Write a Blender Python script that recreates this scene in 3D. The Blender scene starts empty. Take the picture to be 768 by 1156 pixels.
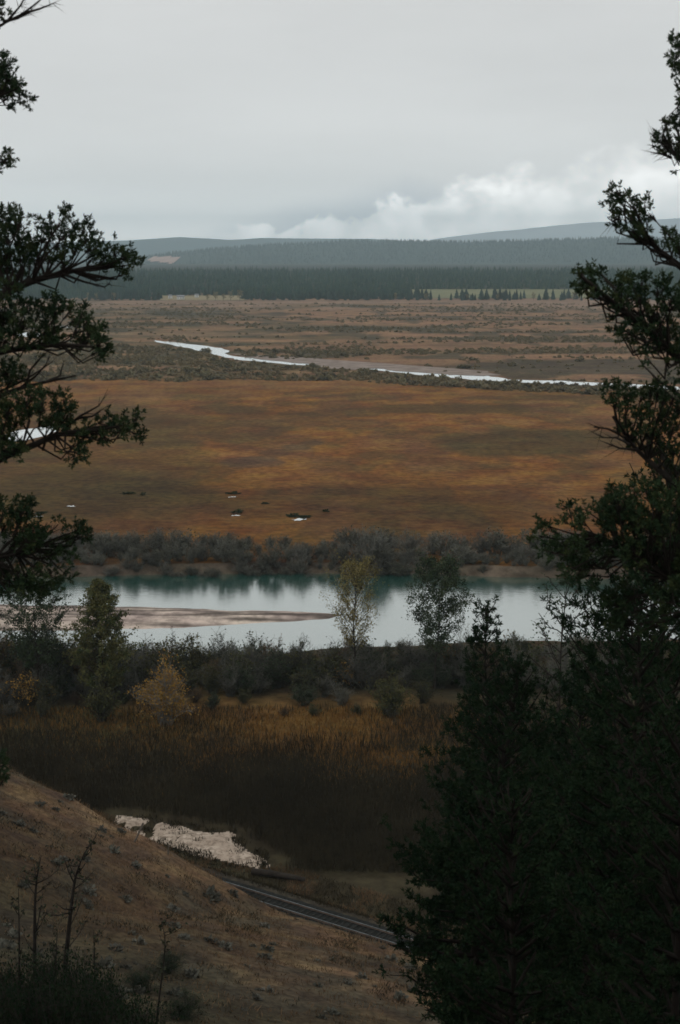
import bpy, math, random
import numpy as np
from mathutils import Vector, Matrix
R = math.radians
SC = bpy.context.scene
COL = SC.collection

# ------------------------------------------------------------------ camera, sky, sun, exposure
H = 58.0                      # eye height above the flood plain (z = 0)
F = 1605.0                    # focal length in photograph pixels (768 x 1156)
HORIZON = 290.0
PITCH = math.atan((578 - HORIZON) / F)
cam_d = bpy.data.cameras.new('camera')
cam_d.sensor_fit = 'VERTICAL'; cam_d.sensor_height = 36.0; cam_d.sensor_width = 36.0
cam_d.lens = 36.0 * F / 1156.0
cam_d.clip_start = 0.1; cam_d.clip_end = 60000
cam = bpy.data.objects.new('camera', cam_d); COL.objects.link(cam)
cam.location = (0, 0, H)
cam.rotation_euler = (math.pi / 2 - PITCH, 0, 0)
SC.camera = cam
cam_d.dof.use_dof = True
cam_d.dof.focus_distance = 260.0
cam_d.dof.aperture_fstop = 4.0

W = bpy.data.worlds.new('World'); SC.world = W; W.use_nodes = True
SUN_EL, SUN_AZ = R(48), R(250)          # azimuth measured clockwise from +Y
SKY_STRENGTH = 0.10


class NT:
    """small helper for node trees"""
    def __init__(s, tree):
        s.t = tree; s.n = tree.nodes; s.l = tree.links
    def node(s, typ, **kw):
        nd = s.n.new(typ)
        for k, v in kw.items():
            setattr(nd, k, v)
        return nd
    def put(s, sock, v):
        if isinstance(v, bpy.types.NodeSocket): s.l.new(v, sock)
        elif v is not None: sock.default_value = v
    def m(s, op, a, b=None, c=None, clamp=False):
        nd = s.node('ShaderNodeMath', operation=op, use_clamp=clamp)
        s.put(nd.inputs[0], a)
        if b is not None: s.put(nd.inputs[1], b)
        if c is not None: s.put(nd.inputs[2], c)
        return nd.outputs[0]
    def ss(s, v, lo, hi, a=0.0, b=1.0):
        nd = s.node('ShaderNodeMapRange', interpolation_type='SMOOTHSTEP')
        s.put(nd.inputs[0], v); s.put(nd.inputs[1], lo); s.put(nd.inputs[2], hi); s.put(nd.inputs[3], a); s.put(nd.inputs[4], b)
        return nd.outputs[0]
    def mix(s, f, a, b, blend='MIX'):
        nd = s.node('ShaderNodeMix', data_type='RGBA', blend_type=blend)
        s.put(nd.inputs[0], f); s.put(nd.inputs[6], a); s.put(nd.inputs[7], b)
        return nd.outputs[2]
    def noise(s, vec, scale, detail=4.0, rough=0.55, lac=2.0, out=0):
        nd = s.node('ShaderNodeTexNoise')
        if vec is not None: s.l.new(vec, nd.inputs['Vector'])
        nd.inputs['Scale'].default_value = scale; nd.inputs['Detail'].default_value = detail
        nd.inputs['Roughness'].default_value = rough; nd.inputs['Lacunarity'].default_value = lac
        return nd.outputs[out]
    def mapping(s, vec, scale=(1, 1, 1), loc=(0, 0, 0)):
        nd = s.node('ShaderNodeMapping')
        s.l.new(vec, nd.inputs[0]); nd.inputs['Scale'].default_value = scale; nd.inputs['Location'].default_value = loc
        return nd.outputs[0]


def rgb(r, g, b): return (r, g, b, 1.0)


def build_world():
    t = NT(W.node_tree); t.n.clear()
    out = t.node('ShaderNodeOutputWorld'); bg = t.node('ShaderNodeBackground')
    sky = t.node('ShaderNodeTexSky', sky_type='NISHITA')
    sky.sun_disc = False; sky.sun_elevation = SUN_EL; sky.sun_rotation = SUN_AZ
    sky.altitude = 800; sky.air_density = 1.0; sky.dust_density = 3.0; sky.ozone_density = 1.0
    hs = t.node('ShaderNodeHueSaturation'); hs.inputs['Saturation'].default_value = 0.12
    t.l.new(sky.outputs[0], hs.inputs['Color'])
    tc = t.node('ShaderNodeTexCoord'); vec = tc.outputs['Generated']
    sp = t.node('ShaderNodeSeparateXYZ'); t.l.new(vec, sp.inputs[0])
    x, z = sp.outputs[0], sp.outputs[2]
    # overcast sheet: pale grey, soft broad mottling, a little brighter low down
    v1 = t.mapping(vec, (2.0, 2.0, 9.0))
    broad = t.noise(v1, 1.6, 5, 0.55)
    sheet = t.mix(t.ss(z, 0.0, 0.14), rgb(11.6, 11.5, 11.2), rgb(7.7, 7.7, 7.6))
    sheet = t.mix(t.ss(z, 0.055, 0.0), sheet, rgb(21.0, 20.6, 19.8))
    sheet = t.mix(t.ss(z, 0.10, 0.9), sheet, rgb(6.4, 6.6, 6.6))
    sheet = t.mix(1.0, sheet, t.ss(broad, 0.25, 0.75, 0.94, 1.05), 'MULTIPLY')
    base = t.mix(0.9, hs.outputs[0], sheet)
    # grey rain veil above the cloud bank and the bright low bank climbing to the right
    v2 = t.mapping(vec, (1.0, 1.0, 1.25))
    puff = t.noise(v2, 42.0, 6, 0.52)
    puffb = t.noise(v2, 14.0, 4, 0.5)
    top = t.m('ADD', 0.036, t.m('MULTIPLY', t.m('MAXIMUM', t.m('ADD', x, -0.015), -0.05), 0.23))
    top = t.m('MINIMUM', top, 0.078)
    top = t.m('ADD', top, t.m('MULTIPLY', t.m('SUBTRACT', puff, 0.5), 0.046))
    top = t.m('ADD', top, t.m('MULTIPLY', t.m('SUBTRACT', puffb, 0.5), 0.022))
    edge = t.ss(x, -0.02, 0.2, 0.004, 0.034)
    bank = t.ss(t.m('SUBTRACT', top, z), 0.0, edge)
    bank = t.m('MULTIPLY', bank, t.ss(x, -0.10, -0.055))
    veil = t.ss(x, 0.16, 0.09)
    vz = t.m('ADD', z, t.m('ADD', t.m('MULTIPLY', t.m('SUBTRACT', puffb, 0.5), 0.022), t.m('MULTIPLY', t.m('ABSOLUTE', t.m('SUBTRACT', x, 0.045)), 0.27)))
    veil = t.m('MULTIPLY', veil, t.m('MULTIPLY', t.ss(vz, 0.062, 0.030), 0.60))
    c = t.mix(veil, base, rgb(4.5, 5.2, 6.2))
    bankc = t.mix(t.ss(puff, 0.3, 0.7), rgb(15.0, 14.8, 14.3), rgb(23.0, 22.6, 22.0))
    bankc = t.mix(t.ss(x, 0.03, 0.2, 0.0, 0.4), bankc, base)
    c = t.mix(t.m('MULTIPLY', bank, 0.85), c, bankc)
    c = t.mix(t.ss(z, -0.06, -0.01), rgb(0.5, 0.45, 0.4), c)
    t.l.new(c, bg.inputs['Color']); bg.inputs['Strength'].default_value = SKY_STRENGTH
    t.l.new(bg.outputs[0], out.inputs['Surface'])


build_world()
sun_d = bpy.data.lights.new('sun', 'SUN'); sun_d.energy = 0.6; sun_d.angle = R(40); sun_d.color = (1.0, 0.96, 0.9)
sun = bpy.data.objects.new('sun', sun_d); COL.objects.link(sun)
sdir = Vector((math.sin(SUN_AZ) * math.cos(SUN_EL), math.cos(SUN_AZ) * math.cos(SUN_EL), math.sin(SUN_EL)))
sun.rotation_euler = (-sdir).to_track_quat('-Z', 'Y').to_euler()

SC.view_settings.view_transform = 'Standard'; SC.view_settings.look = 'None'
SC.view_settings.exposure = 0.0; SC.view_settings.gamma = 1.0; SC.view_settings.use_curve_mapping = False
SC.render.engine = 'CYCLES'
cy = SC.cycles
cy.use_denoising = True
cy.max_bounces = 5; cy.diffuse_bounces = 2; cy.glossy_bounces = 2; cy.transmission_bounces = 2; cy.volume_bounces = 2
cy.transparent_max_bounces = 8
cy.caustics_reflective = False; cy.caustics_refractive = False
cy.filter_width = 1.7

# ------------------------------------------------------------------ projection helpers (plan positions at build time)
FW = np.array([0, math.cos(PITCH), -math.sin(PITCH)]); UP = np.array([0, math.sin(PITCH), math.cos(PITCH)])
RT = np.array([1.0, 0, 0]); EYE = np.array([0, 0, H])


def ray(px, py):
    return FW + RT * ((px - 384) / F) + UP * ((578 - py) / F)


def gp(px, py, z=0.0):
    d = ray(px, py); k = (z - H) / d[2]
    return EYE + d * k


def at(px, py, dist):
    """point at ground distance dist (along +Y) on the sight line"""
    d = ray(px, py)
    return EYE + d * (dist / d[1])


def proj(X, Y, Z):
    dx, dy, dz = X, Y, Z - H
    f = dy * FW[1] + dz * FW[2]; u = dy * UP[1] + dz * UP[2]
    f = np.where(f < 0.5, 0.5, f)
    return 384 + F * dx / f, 578 - F * u / f


# ------------------------------------------------------------------ noise
def _h(ix, iy, seed):
    n = (ix.astype(np.int64) * 374761393 + iy.astype(np.int64) * 668265263 + seed * 974634777) & 0xFFFFFFFF
    n = ((n ^ (n >> 13)) * 1274126177) & 0xFFFFFFFF
    return ((n ^ (n >> 16)) & 0xFFFFFF) / float(0xFFFFFF)


def vn(x, y, seed=0):
    x = np.asarray(x, float); y = np.asarray(y, float)
    ix = np.floor(x); iy = np.floor(y); fx = x - ix; fy = y - iy
    fx = fx * fx * (3 - 2 * fx); fy = fy * fy * (3 - 2 * fy)
    a = _h(ix, iy, seed); b = _h(ix + 1, iy, seed); c = _h(ix, iy + 1, seed); d = _h(ix + 1, iy + 1, seed)
    return (a * (1 - fx) + b * fx) * (1 - fy) + (c * (1 - fx) + d * fx) * fy


def fbm(x, y, seed=0, o=4):
    s = 0; a = 0.5; t = 0
    for i in range(o):
        s = s + a * vn(x * 2 ** i, y * 2 ** i, seed + i * 17); t += a; a *= 0.5
    return s / t


def sst(v, lo, hi):
    t = np.clip((v - lo) / (hi - lo), 0, 1); return t * t * (3 - 2 * t)


# ------------------------------------------------------------------ meshes
class MB:
    def __init__(s): s.V = []; s.F = {3: [], 4: []}; s.M = {3: [], 4: []}; s.n = 0
    def add(s, V, Fc, mi=0):
        V = np.asarray(V, np.float64).reshape(-1, 3); Fc = np.asarray(Fc, np.int64)
        k = Fc.shape[1]
        s.V.append(V); s.F[k].append(Fc + s.n); s.M[k].append(np.full(len(Fc), mi, np.int32)); s.n += len(V)
        return s
    def merge(s, o, off=(0, 0, 0)):
        for k in (3, 4):
            for f, m in zip(o.F[k], o.M[k]):
                s.F[k].append(f + s.n); s.M[k].append(m)
        for v in o.V: s.V.append(v + np.asarray(off))
        s.n += o.n
        return s
    def mesh(s, name, mats, smooth=False):
        me = bpy.data.meshes.new(name)
        V = np.concatenate(s.V) if s.V else np.zeros((0, 3))
        loops = []; tot = []; mi = []
        for k in (3, 4):
            if s.F[k]:
                f = np.concatenate(s.F[k]); loops.append(f.ravel()); tot.append(np.full(len(f), k, np.int32)); mi.append(np.concatenate(s.M[k]))
        loops = np.concatenate(loops).astype(np.int32); tot = np.concatenate(tot); mi = np.concatenate(mi)
        st = np.concatenate([[0], np.cumsum(tot)[:-1]]).astype(np.int32)
        me.vertices.add(len(V)); me.vertices.foreach_set('co', V.astype(np.float32).ravel())
        me.loops.add(len(loops)); me.loops.foreach_set('vertex_index', loops)
        me.polygons.add(len(tot)); me.polygons.foreach_set('loop_start', st)
        me.polygons.foreach_set('material_index', mi)
        if smooth: me.polygons.foreach_set('use_smooth', np.ones(len(tot), bool))
        for m in (mats if isinstance(mats, (list, tuple)) else [mats]): me.materials.append(m)
        me.update(calc_edges=True); me.validate()
        return me


def link(name, me, parent=None, loc=(0, 0, 0), rz=0.0, sc=(1, 1, 1)):
    o = bpy.data.objects.new(name, me); COL.objects.link(o)
    o.location = loc; o.rotation_euler = (0, 0, rz); o.scale = sc
    if parent is not None: o.parent = parent
    return o


def tag(o, label=None, cat=None, group=None, kind=None):
    if label: o['label'] = label
    if cat: o['category'] = cat
    if group: o['group'] = group
    if kind: o['kind'] = kind
    return o


def struct(name, me, label=None, kind='structure'):
    o = link(name, me); o['kind'] = kind
    if label: o['label'] = label
    return o


def copy_tree(o, loc, rz, sc, label=None):
    c = o.copy(); COL.objects.link(c); c.location = loc; c.rotation_euler = (0, 0, rz); c.scale = sc
    if label: c['label'] = label
    for ch in o.children:
        d = ch.copy(); COL.objects.link(d); d.parent = c
    return c


def nrm(v): return v / np.maximum(np.linalg.norm(v, axis=-1, keepdims=True), 1e-9)


def tube(mb, P, r, n=5, mi=0, cap=True):
    P = np.asarray(P, float); r = np.broadcast_to(np.asarray(r, float), (len(P),))
    T = np.gradient(P, axis=0); T = nrm(T)
    ref = np.array([0, 0, 1.0]) if abs(T[0][2]) < 0.9 else np.array([1.0, 0, 0])
    A = nrm(np.cross(T, ref)); B = np.cross(T, A)
    a = np.linspace(0, 2 * math.pi, n, endpoint=False)
    ring = A[:, None, :] * np.cos(a)[None, :, None] + B[:, None, :] * np.sin(a)[None, :, None]
    V = (P[:, None, :] + ring * r[:, None, None]).reshape(-1, 3)
    i = np.arange(len(P) - 1)[:, None] * n; j = np.arange(n)[None, :]; j2 = (j + 1) % n
    Fq = np.stack([i + j, i + j2, i + n + j2, i + n + j], -1).reshape(-1, 4)
    mb.add(V, Fq, mi)
    if cap and n >= 4:
        e = len(P) - 1
        V2 = np.concatenate([V[e * n:(e + 1) * n], P[e][None] + T[e][None] * r[e] * 0.5])
        mb.add(V2, np.stack([np.arange(n), (np.arange(n) + 1) % n, np.full(n, n)], -1), mi)


def box(mb, lo, hi, mi=0):
    x0, y0, z0 = lo; x1, y1, z1 = hi
    V = [(x0, y0, z0), (x1, y0, z0), (x1, y1, z0), (x0, y1, z0), (x0, y0, z1), (x1, y0, z1), (x1, y1, z1), (x0, y1, z1)]
    mb.add(V, [(0, 3, 2, 1), (4, 5, 6, 7), (0, 1, 5, 4), (1, 2, 6, 5), (2, 3, 7, 6), (3, 0, 4, 7)], mi)


def leaves(mb, P, D, ln, wd, rng, mi=0, taper=0.35):
    """one lozenge leaf / needle per row: from P along D"""
    n = len(P)
    if n == 0: return
    D = nrm(D); S = nrm(np.cross(D, rng.normal(size=(n, 3))))
    ln = np.broadcast_to(ln, (n,))[:, None]; wd = np.broadcast_to(wd, (n,))[:, None]
    m = P + D * ln * 0.5
    V = np.stack([P, m + S * wd * 0.5, P + D * ln, m - S * wd * 0.5], 1).reshape(-1, 3)
    i = np.arange(n)[:, None] * 4
    mb.add(V, i + np.array([[0, 1, 2, 3]]), mi)


def twigs(mb, P, Q, w, rng, mi=0):
    """thin three-sided twigs from P to Q, w wide at the foot"""
    n = len(P)
    if n == 0: return
    D = nrm(Q - P); S = nrm(np.cross(D, rng.normal(size=(n, 3)))); U = np.cross(D, S)
    w = np.broadcast_to(w, (n,))[:, None]
    V = np.stack([P + S * w * 0.5, P - S * w * 0.25 + U * w * 0.43, P - S * w * 0.25 - U * w * 0.43, Q], 1).reshape(-1, 3)
    i = np.arange(n)[:, None, None] * 4
    Ft = (i + np.array([[[0, 1, 3], [1, 2, 3], [2, 0, 3]]])).reshape(-1, 3)
    mb.add(V, Ft, mi)


# ------------------------------------------------------------------ materials
def mat(name, c1, c2=None, scale=1.0, rough=0.9, spec=0.1, metal=0.0, c3=None, fine=None, coord='Object', bump=0.0, randv=0.0, trans=0.0):
    m = bpy.data.materials.new(name); m.use_nodes = True
    t = NT(m.node_tree); b = t.n['Principled BSDF']
    tc = t.node('ShaderNodeTexCoord')
    vec = tc.outputs['Object']
    if coord == 'World':
        g = t.node('ShaderNodeNewGeometry'); vec = g.outputs['Position']
    col = rgb(*c1)
    if c2 is not None:
        nz = t.noise(vec, scale, 5, 0.6)
        col = t.mix(t.ss(nz, 0.36, 0.64), rgb(*c1), rgb(*c2))
        if c3 is not None:
            nz2 = t.noise(vec, fine or scale * 7, 3, 0.6)
            col = t.mix(t.ss(nz2, 0.45, 0.72), col, rgb(*c3))
    if randv:
        oi = t.node('ShaderNodeObjectInfo')
        hv = t.node('ShaderNodeHueSaturation')
        t.put(hv.inputs['Color'], col)
        t.put(hv.inputs['Value'], t.m('ADD', 1 - randv, t.m('MULTIPLY', oi.outputs['Random'], 2 * randv)))
        t.put(hv.inputs['Hue'], t.m('ADD', 0.488, t.m('MULTIPLY', t.m('FRACT', t.m('MULTIPLY', oi.outputs['Random'], 7.3)), 0.024)))
        col = hv.outputs[0]
    t.put(b.inputs['Base Color'], col)
    b.inputs['Roughness'].default_value = rough
    b.inputs['Specular IOR Level'].default_value = spec
    b.inputs['Metallic'].default_value = metal
    if bump:
        bp = t.node('ShaderNodeBump'); bp.inputs['Strength'].default_value = bump
        t.put(bp.inputs['Height'], t.noise(vec, (fine or scale * 7), 4, 0.6)); t.l.new(bp.outputs[0], b.inputs['Normal'])
    return m


M = {}
M['bark_fir'] = mat('bark_fir', (0.014, 0.012, 0.010), (0.028, 0.023, 0.019), 3, 1.0, bump=0.6, fine=14)
M['needles'] = mat('fir_needles', (0.008, 0.020, 0.010), (0.015, 0.029, 0.013), 1.3, 0.85, 0.04, c3=(0.022, 0.033, 0.014), fine=6)
M['needles_near'] = mat('near_needles', (0.013, 0.028, 0.014), (0.026, 0.046, 0.019), 1.6, 0.75, 0.1, c3=(0.045, 0.056, 0.02), fine=7)
M['needles_far'] = mat('far_conifer_needles', (0.016, 0.035, 0.026), (0.028, 0.05, 0.033), 0.2, 0.9, 0.1, randv=0.3)
M['forest'] = mat('forest_needles', (0.007, 0.027, 0.021), (0.020, 0.050, 0.036), 0.012, 0.9, 0.05, c3=(0.040, 0.062, 0.030), fine=0.12, coord='World')
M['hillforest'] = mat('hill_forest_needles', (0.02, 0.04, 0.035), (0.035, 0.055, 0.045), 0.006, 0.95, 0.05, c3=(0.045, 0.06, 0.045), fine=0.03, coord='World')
M['hazedrock'] = mat('hazed_mountain_slopes', (0.30, 0.31, 0.32), (0.38, 0.385, 0.39), 0.002, 0.95, 0.05, coord='World')  # pale rock, lightened further: extra distance haze put into the colour
M['willow_twig'] = mat('willow_twigs', (0.082, 0.080, 0.066), (0.135, 0.13, 0.11), 0.5, 0.9, 0.1, randv=0.25)
M['willow_dark'] = mat('dark_twigs', (0.040, 0.040, 0.030), (0.065, 0.062, 0.048), 0.5, 0.9, 0.1, randv=0.25)
M['willow_brown'] = mat('brown_twigs', (0.060, 0.044, 0.030), (0.09, 0.066, 0.046), 0.5, 0.9, 0.1, randv=0.25)
M['brown_leaf'] = mat('brown_leaves', (0.075, 0.05, 0.022), (0.12, 0.075, 0.03), 0.6, 0.9, 0.1, randv=0.25)
M['willow_leaf'] = mat('willow_leaves', (0.06, 0.064, 0.042), (0.10, 0.098, 0.064), 0.6, 0.9, 0.1, randv=0.3)
M['dark_leaf'] = mat('dark_shrub_leaves', (0.022, 0.030, 0.018), (0.042, 0.044, 0.024), 0.6, 0.9, 0.1, randv=0.3)
M['olive_leaf'] = mat('olive_leaves', (0.050, 0.055, 0.022), (0.092, 0.084, 0.032), 0.6, 0.9, 0.1, randv=0.2)
M['rust_leaf'] = mat('rust_leaves', (0.10, 0.042, 0.014), (0.16, 0.075, 0.022), 0.8, 0.9, 0.1, randv=0.2)
M['gold_leaf'] = mat('golden_leaves', (0.27, 0.15, 0.034), (0.38, 0.21, 0.05), 0.5, 0.9, 0.1, c3=(0.12, 0.11, 0.04), fine=2)
M['poplar_leaf'] = mat('poplar_leaves', (0.045, 0.062, 0.022), (0.10, 0.10, 0.035), 0.35, 0.85, 0.15, c3=(0.14, 0.115, 0.04), fine=1.5)
M['green_leaf'] = mat('deep_green_leaves', (0.022, 0.038, 0.018), (0.045, 0.06, 0.026), 0.5, 0.85, 0.15)
M['pale_leaf'] = mat('pale_yellow_leaves', (0.16, 0.135, 0.05), (0.23, 0.185, 0.07), 0.5, 0.9, 0.1, c3=(0.11, 0.095, 0.04), fine=2)
M['bark_pale'] = mat('pale_bark', (0.11, 0.095, 0.075), (0.17, 0.15, 0.12), 2, 0.9, 0.1)
M['bark_dark'] = mat('dark_bark', (0.022, 0.018, 0.015), (0.04, 0.033, 0.027), 2, 0.95, 0.1)
M['scrub'] = mat('scrub_twigs', (0.165, 0.135, 0.074), (0.23, 0.175, 0.10), 0.01, 0.95, 0.05, c3=(0.12, 0.112, 0.064), fine=0.08, coord='World')
M['scrub_obj'] = mat('scrub_bush', (0.125, 0.11, 0.064), (0.19, 0.155, 0.094), 0.3, 0.95, 0.05, randv=0.35)
M['reed'] = mat('reeds', (0.034, 0.028, 0.017), (0.050, 0.041, 0.024), 0.12, 0.95, 0.05, c3=(0.024, 0.022, 0.013), fine=1.2, coord='World')
M['gold_grass'] = mat('golden_grass', (0.18, 0.09, 0.026), (0.25, 0.13, 0.036), 0.25, 0.95, 0.05, c3=(0.10, 0.066, 0.024), fine=1.5, coord='World')
M['dry_grass'] = mat('dry_grass', (0.11, 0.069, 0.039), (0.18, 0.115, 0.066), 0.15, 0.95, 0.05, c3=(0.062, 0.046, 0.028), fine=1.5, coord='World')
M['sage'] = mat('sagebrush', (0.07, 0.068, 0.055), (0.12, 0.115, 0.095), 2, 0.95, 0.05, randv=0.3)
M['mud_edge'] = mat('bank_mud', (0.15, 0.115, 0.09), (0.22, 0.17, 0.135), 0.2, 0.9, 0.1, coord='World')
M['ballast'] = mat('ballast', (0.012, 0.014, 0.013), (0.022, 0.023, 0.021), 3, 0.95, 0.05, c3=(0.034, 0.033, 0.03), fine=14, bump=1.0)
M['sleeper'] = mat('sleeper_wood', (0.018, 0.018, 0.016), (0.03, 0.029, 0.026), 4, 0.9, 0.1)
M['rail'] = mat('rail_steel', (0.10, 0.075, 0.06), (0.14, 0.10, 0.08), 2, 0.6, 0.3)
M['rail_head'] = mat('polished_rail', (0.12, 0.145, 0.15), (0.20, 0.225, 0.235), 1, 0.45, 0.5, metal=1.0)
M['wood'] = mat('grey_wood', (0.10, 0.085, 0.07), (0.17, 0.145, 0.12), 5, 0.9, 0.1)
M['white_paint'] = mat('white_paint', (0.62, 0.62, 0.60), (0.72, 0.72, 0.70), 0.5, 0.7, 0.2)
M['roof'] = mat('grey_roof', (0.20, 0.20, 0.21), (0.28, 0.28, 0.29), 0.8, 0.7, 0.2)
M['glass'] = mat('window_glass', (0.03, 0.035, 0.04), None, 1, 0.1, 0.5)


def ground_mat(name, fine_scale=0.5, contrast=0.5, bump=0.3):
    m = bpy.data.materials.new(name); m.use_nodes = True
    t = NT(m.node_tree); b = t.n['Principled BSDF']
    at_ = t.node('ShaderNodeAttribute'); at_.attribute_name = 'zone'
    g = t.node('ShaderNodeNewGeometry'); pos = g.outputs['Position']
    n1 = t.noise(pos, fine_scale, 5, 0.65); n2 = t.noise(t.mapping(pos, (0.8, 1, 1)), fine_scale * 0.16, 5, 0.65)
    n3 = t.noise(t.mapping(pos, (0.6, 1, 1)), fine_scale * 0.035, 5, 0.6)
    f = t.m('MULTIPLY', t.ss(n1, 0.3, 0.7, 1 - contrast, 1 + contrast), t.ss(n2, 0.3, 0.7, 1 - contrast * 0.6, 1 + contrast * 0.6))
    f = t.m('MULTIPLY', f, t.ss(n3, 0.3, 0.7, 1 - contrast * 0.4, 1 + contrast * 0.4))
    c = t.mix(1.0, at_.outputs['Color'], f, 'MULTIPLY')
    hv = t.node('ShaderNodeHueSaturation'); t.put(hv.inputs['Color'], c)
    t.put(hv.inputs['Hue'], t.ss(n2, 0.3, 0.7, 0.487, 0.513))
    t.l.new(hv.outputs[0], b.inputs['Base Color'])
    b.inputs['Roughness'].default_value = 0.95; b.inputs['Specular IOR Level'].default_value = 0.05
    if bump:
        bp = t.node('ShaderNodeBump'); bp.inputs['Strength'].default_value = bump; bp.inputs['Distance'].default_value = 0.4
        t.put(bp.inputs['Height'], n1); t.l.new(bp.outputs[0], b.inputs['Normal'])
    return m


def water_mat(name, body, refl, rough, scale, bstr):
    m = bpy.data.materials.new(name); m.use_nodes = True
    t = NT(m.node_tree); t.n.clear()
    out = t.node('ShaderNodeOutputMaterial'); df = t.node('ShaderNodeBsdfDiffuse'); gl = t.node('ShaderNodeBsdfGlossy'); mx = t.node('ShaderNodeMixShader')
    df.inputs['Color'].default_value = rgb(*body); gl.inputs['Color'].default_value = rgb(0.96, 0.97, 0.96); gl.inputs['Roughness'].default_value = rough
    g = t.node('ShaderNodeNewGeometry')
    n1 = t.noise(t.mapping(g.outputs['Position'], (0.5, 1, 1)), scale, 4, 0.6)
    n2 = t.noise(t.mapping(g.outputs['Position'], (0.2, 1, 1)), scale * 0.05, 3, 0.5)
    bp = t.node('ShaderNodeBump'); bp.inputs['Distance'].default_value = 0.05
    t.put(bp.inputs['Strength'], t.ss(n2, 0.35, 0.65, bstr * 0.75, bstr * 1.2))
    t.put(bp.inputs['Height'], n1); t.l.new(bp.outputs[0], gl.inputs['Normal'])
    fr = t.node('ShaderNodeFresnel'); fr.inputs['IOR'].default_value = 1.33
    t.put(mx.inputs[0], t.m('ADD', fr.outputs[0], refl, clamp=True))
    t.l.new(df.outputs[0], mx.inputs[1]); t.l.new(gl.outputs[0], mx.inputs[2]); t.l.new(mx.outputs[0], out.inputs['Surface'])
    return m


M['water'] = water_mat('river_water', (0.010, 0.085, 0.065), 0.44, 0.12, 1.2, 0.5)
M['far_water'] = water_mat('far_river_water', (0.10, 0.12, 0.12), 0.35, 0.12, 0.5, 0.2)
M['pond_water'] = water_mat('pond_water', (0.05, 0.06, 0.055), -0.06, 0.1, 0.8, 0.3)
M['ground'] = ground_mat('plain_ground', 0.45, 0.36, 0.4)
M['hillground'] = ground_mat('hillside_ground', 1.6, 0.4, 0.5)


def sand_mat(name, c1, c2, scale):
    return mat(name, c1, c2, scale, 0.95, 0.05, coord='World', bump=0.2)


M['sand'] = sand_mat('river_sand', (0.20, 0.155, 0.13), (0.29, 0.235, 0.20), 0.12)

# ------------------------------------------------------------------ river outlines (plan)
WL = -1.6
far_sh = [(-420, 656), (-200, 655), (0, 653), (130, 650), (250, 648), (384, 647), (480, 649), (620, 652), (768, 655), (1100, 660)]
near_sh = [(1100, 738), (768, 730), (600, 732), (480, 735), (380, 741), (250, 748), (150, 750), (0, 748), (-200, 750), (-420, 752)]
RIVER = np.array([gp(x, y, WL)[:2] for x, y in far_sh + near_sh])
BAR = np.array([gp(x, y, WL)[:2] for x, y in [(-420, 678), (-200, 680), (0, 682), (150, 685), (250, 688), (340, 690), (384, 694),
                                              (372, 698), (300, 703), (250, 706), (150, 710), (70, 712), (0, 713), (-200, 714), (-420, 716)]])


def poly_sd(P, X, Y):
    """signed distance, negative inside"""
    X = X.ravel(); Y = Y.ravel()
    d2 = np.full(X.shape, 1e18); ins = np.zeros(X.shape, bool)
    n = len(P)
    for i in range(n):
        x0, y0 = P[i]; x1, y1 = P[(i + 1) % n]
        ex, ey = x1 - x0, y1 - y0
        t = np.clip(((X - x0) * ex + (Y - y0) * ey) / (ex * ex + ey * ey + 1e-12), 0, 1)
        d2 = np.minimum(d2, (X - x0 - t * ex) ** 2 + (Y - y0 - t * ey) ** 2)
        c = ((y0 > Y) != (y1 > Y)) & (X < ex * (Y - y0) / (ey if abs(ey) > 1e-12 else 1e-12) + x0)
        ins ^= c
    d = np.sqrt(d2)
    return np.where(ins, -d, d)


def grid_faces(nr, nc):
    i = np.arange(nr - 1)[:, None] * nc; j = np.arange(nc - 1)[None, :]
    return np.stack([i + j, i + j + 1, i + nc + j + 1, i + nc + j], -1).reshape(-1, 4)


def rise(Y):
    s0 = gp(384, 339)[1]
    return np.where(Y > s0, 26.0 * (1 - np.exp(-(Y - s0) / 420.0)), 0.0)


FRONT = gp(384, 339)[1]            # where the far forest begins


def L2(c): return np.array(c, float)


def ground_height(X, Y):
    sh = X.shape
    z = 0.35 * (fbm(X / 14, Y / 14, 5) - 0.5) * sst(Y, 360, 330)
    m = (Y > gp(384, 775)[1] - 30) & (Y < gp(384, 628)[1] + 20)
    wob = 3.0 * (fbm(X / 9, Y / 9, 3) - 0.5)
    rs = np.full(sh, 99.0); rs[m] = poly_sd(RIVER, X[m], Y[m]); rs = rs + wob
    bs = np.full(sh, 99.0); bs[m] = poly_sd(BAR, X[m], Y[m]); bs = bs + wob * 0.7
    bed = WL - 0.9
    bank = np.where(rs < 0, WL - np.clip(-rs * 0.35, 0, 0.9), WL + np.clip(rs * 0.9, 0, 50))
    z2 = np.minimum(z, bank)
    barz = WL + np.clip(-bs * 0.10, -3, 0.35) + 0.10 * (fbm(X / 5, Y / 2.5, 8) - 0.5)
    z2 = np.where(rs < 0, np.maximum(z2, np.minimum(barz, WL + 0.45)), z2)
    return z2 + rise(Y), rs, bs


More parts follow.
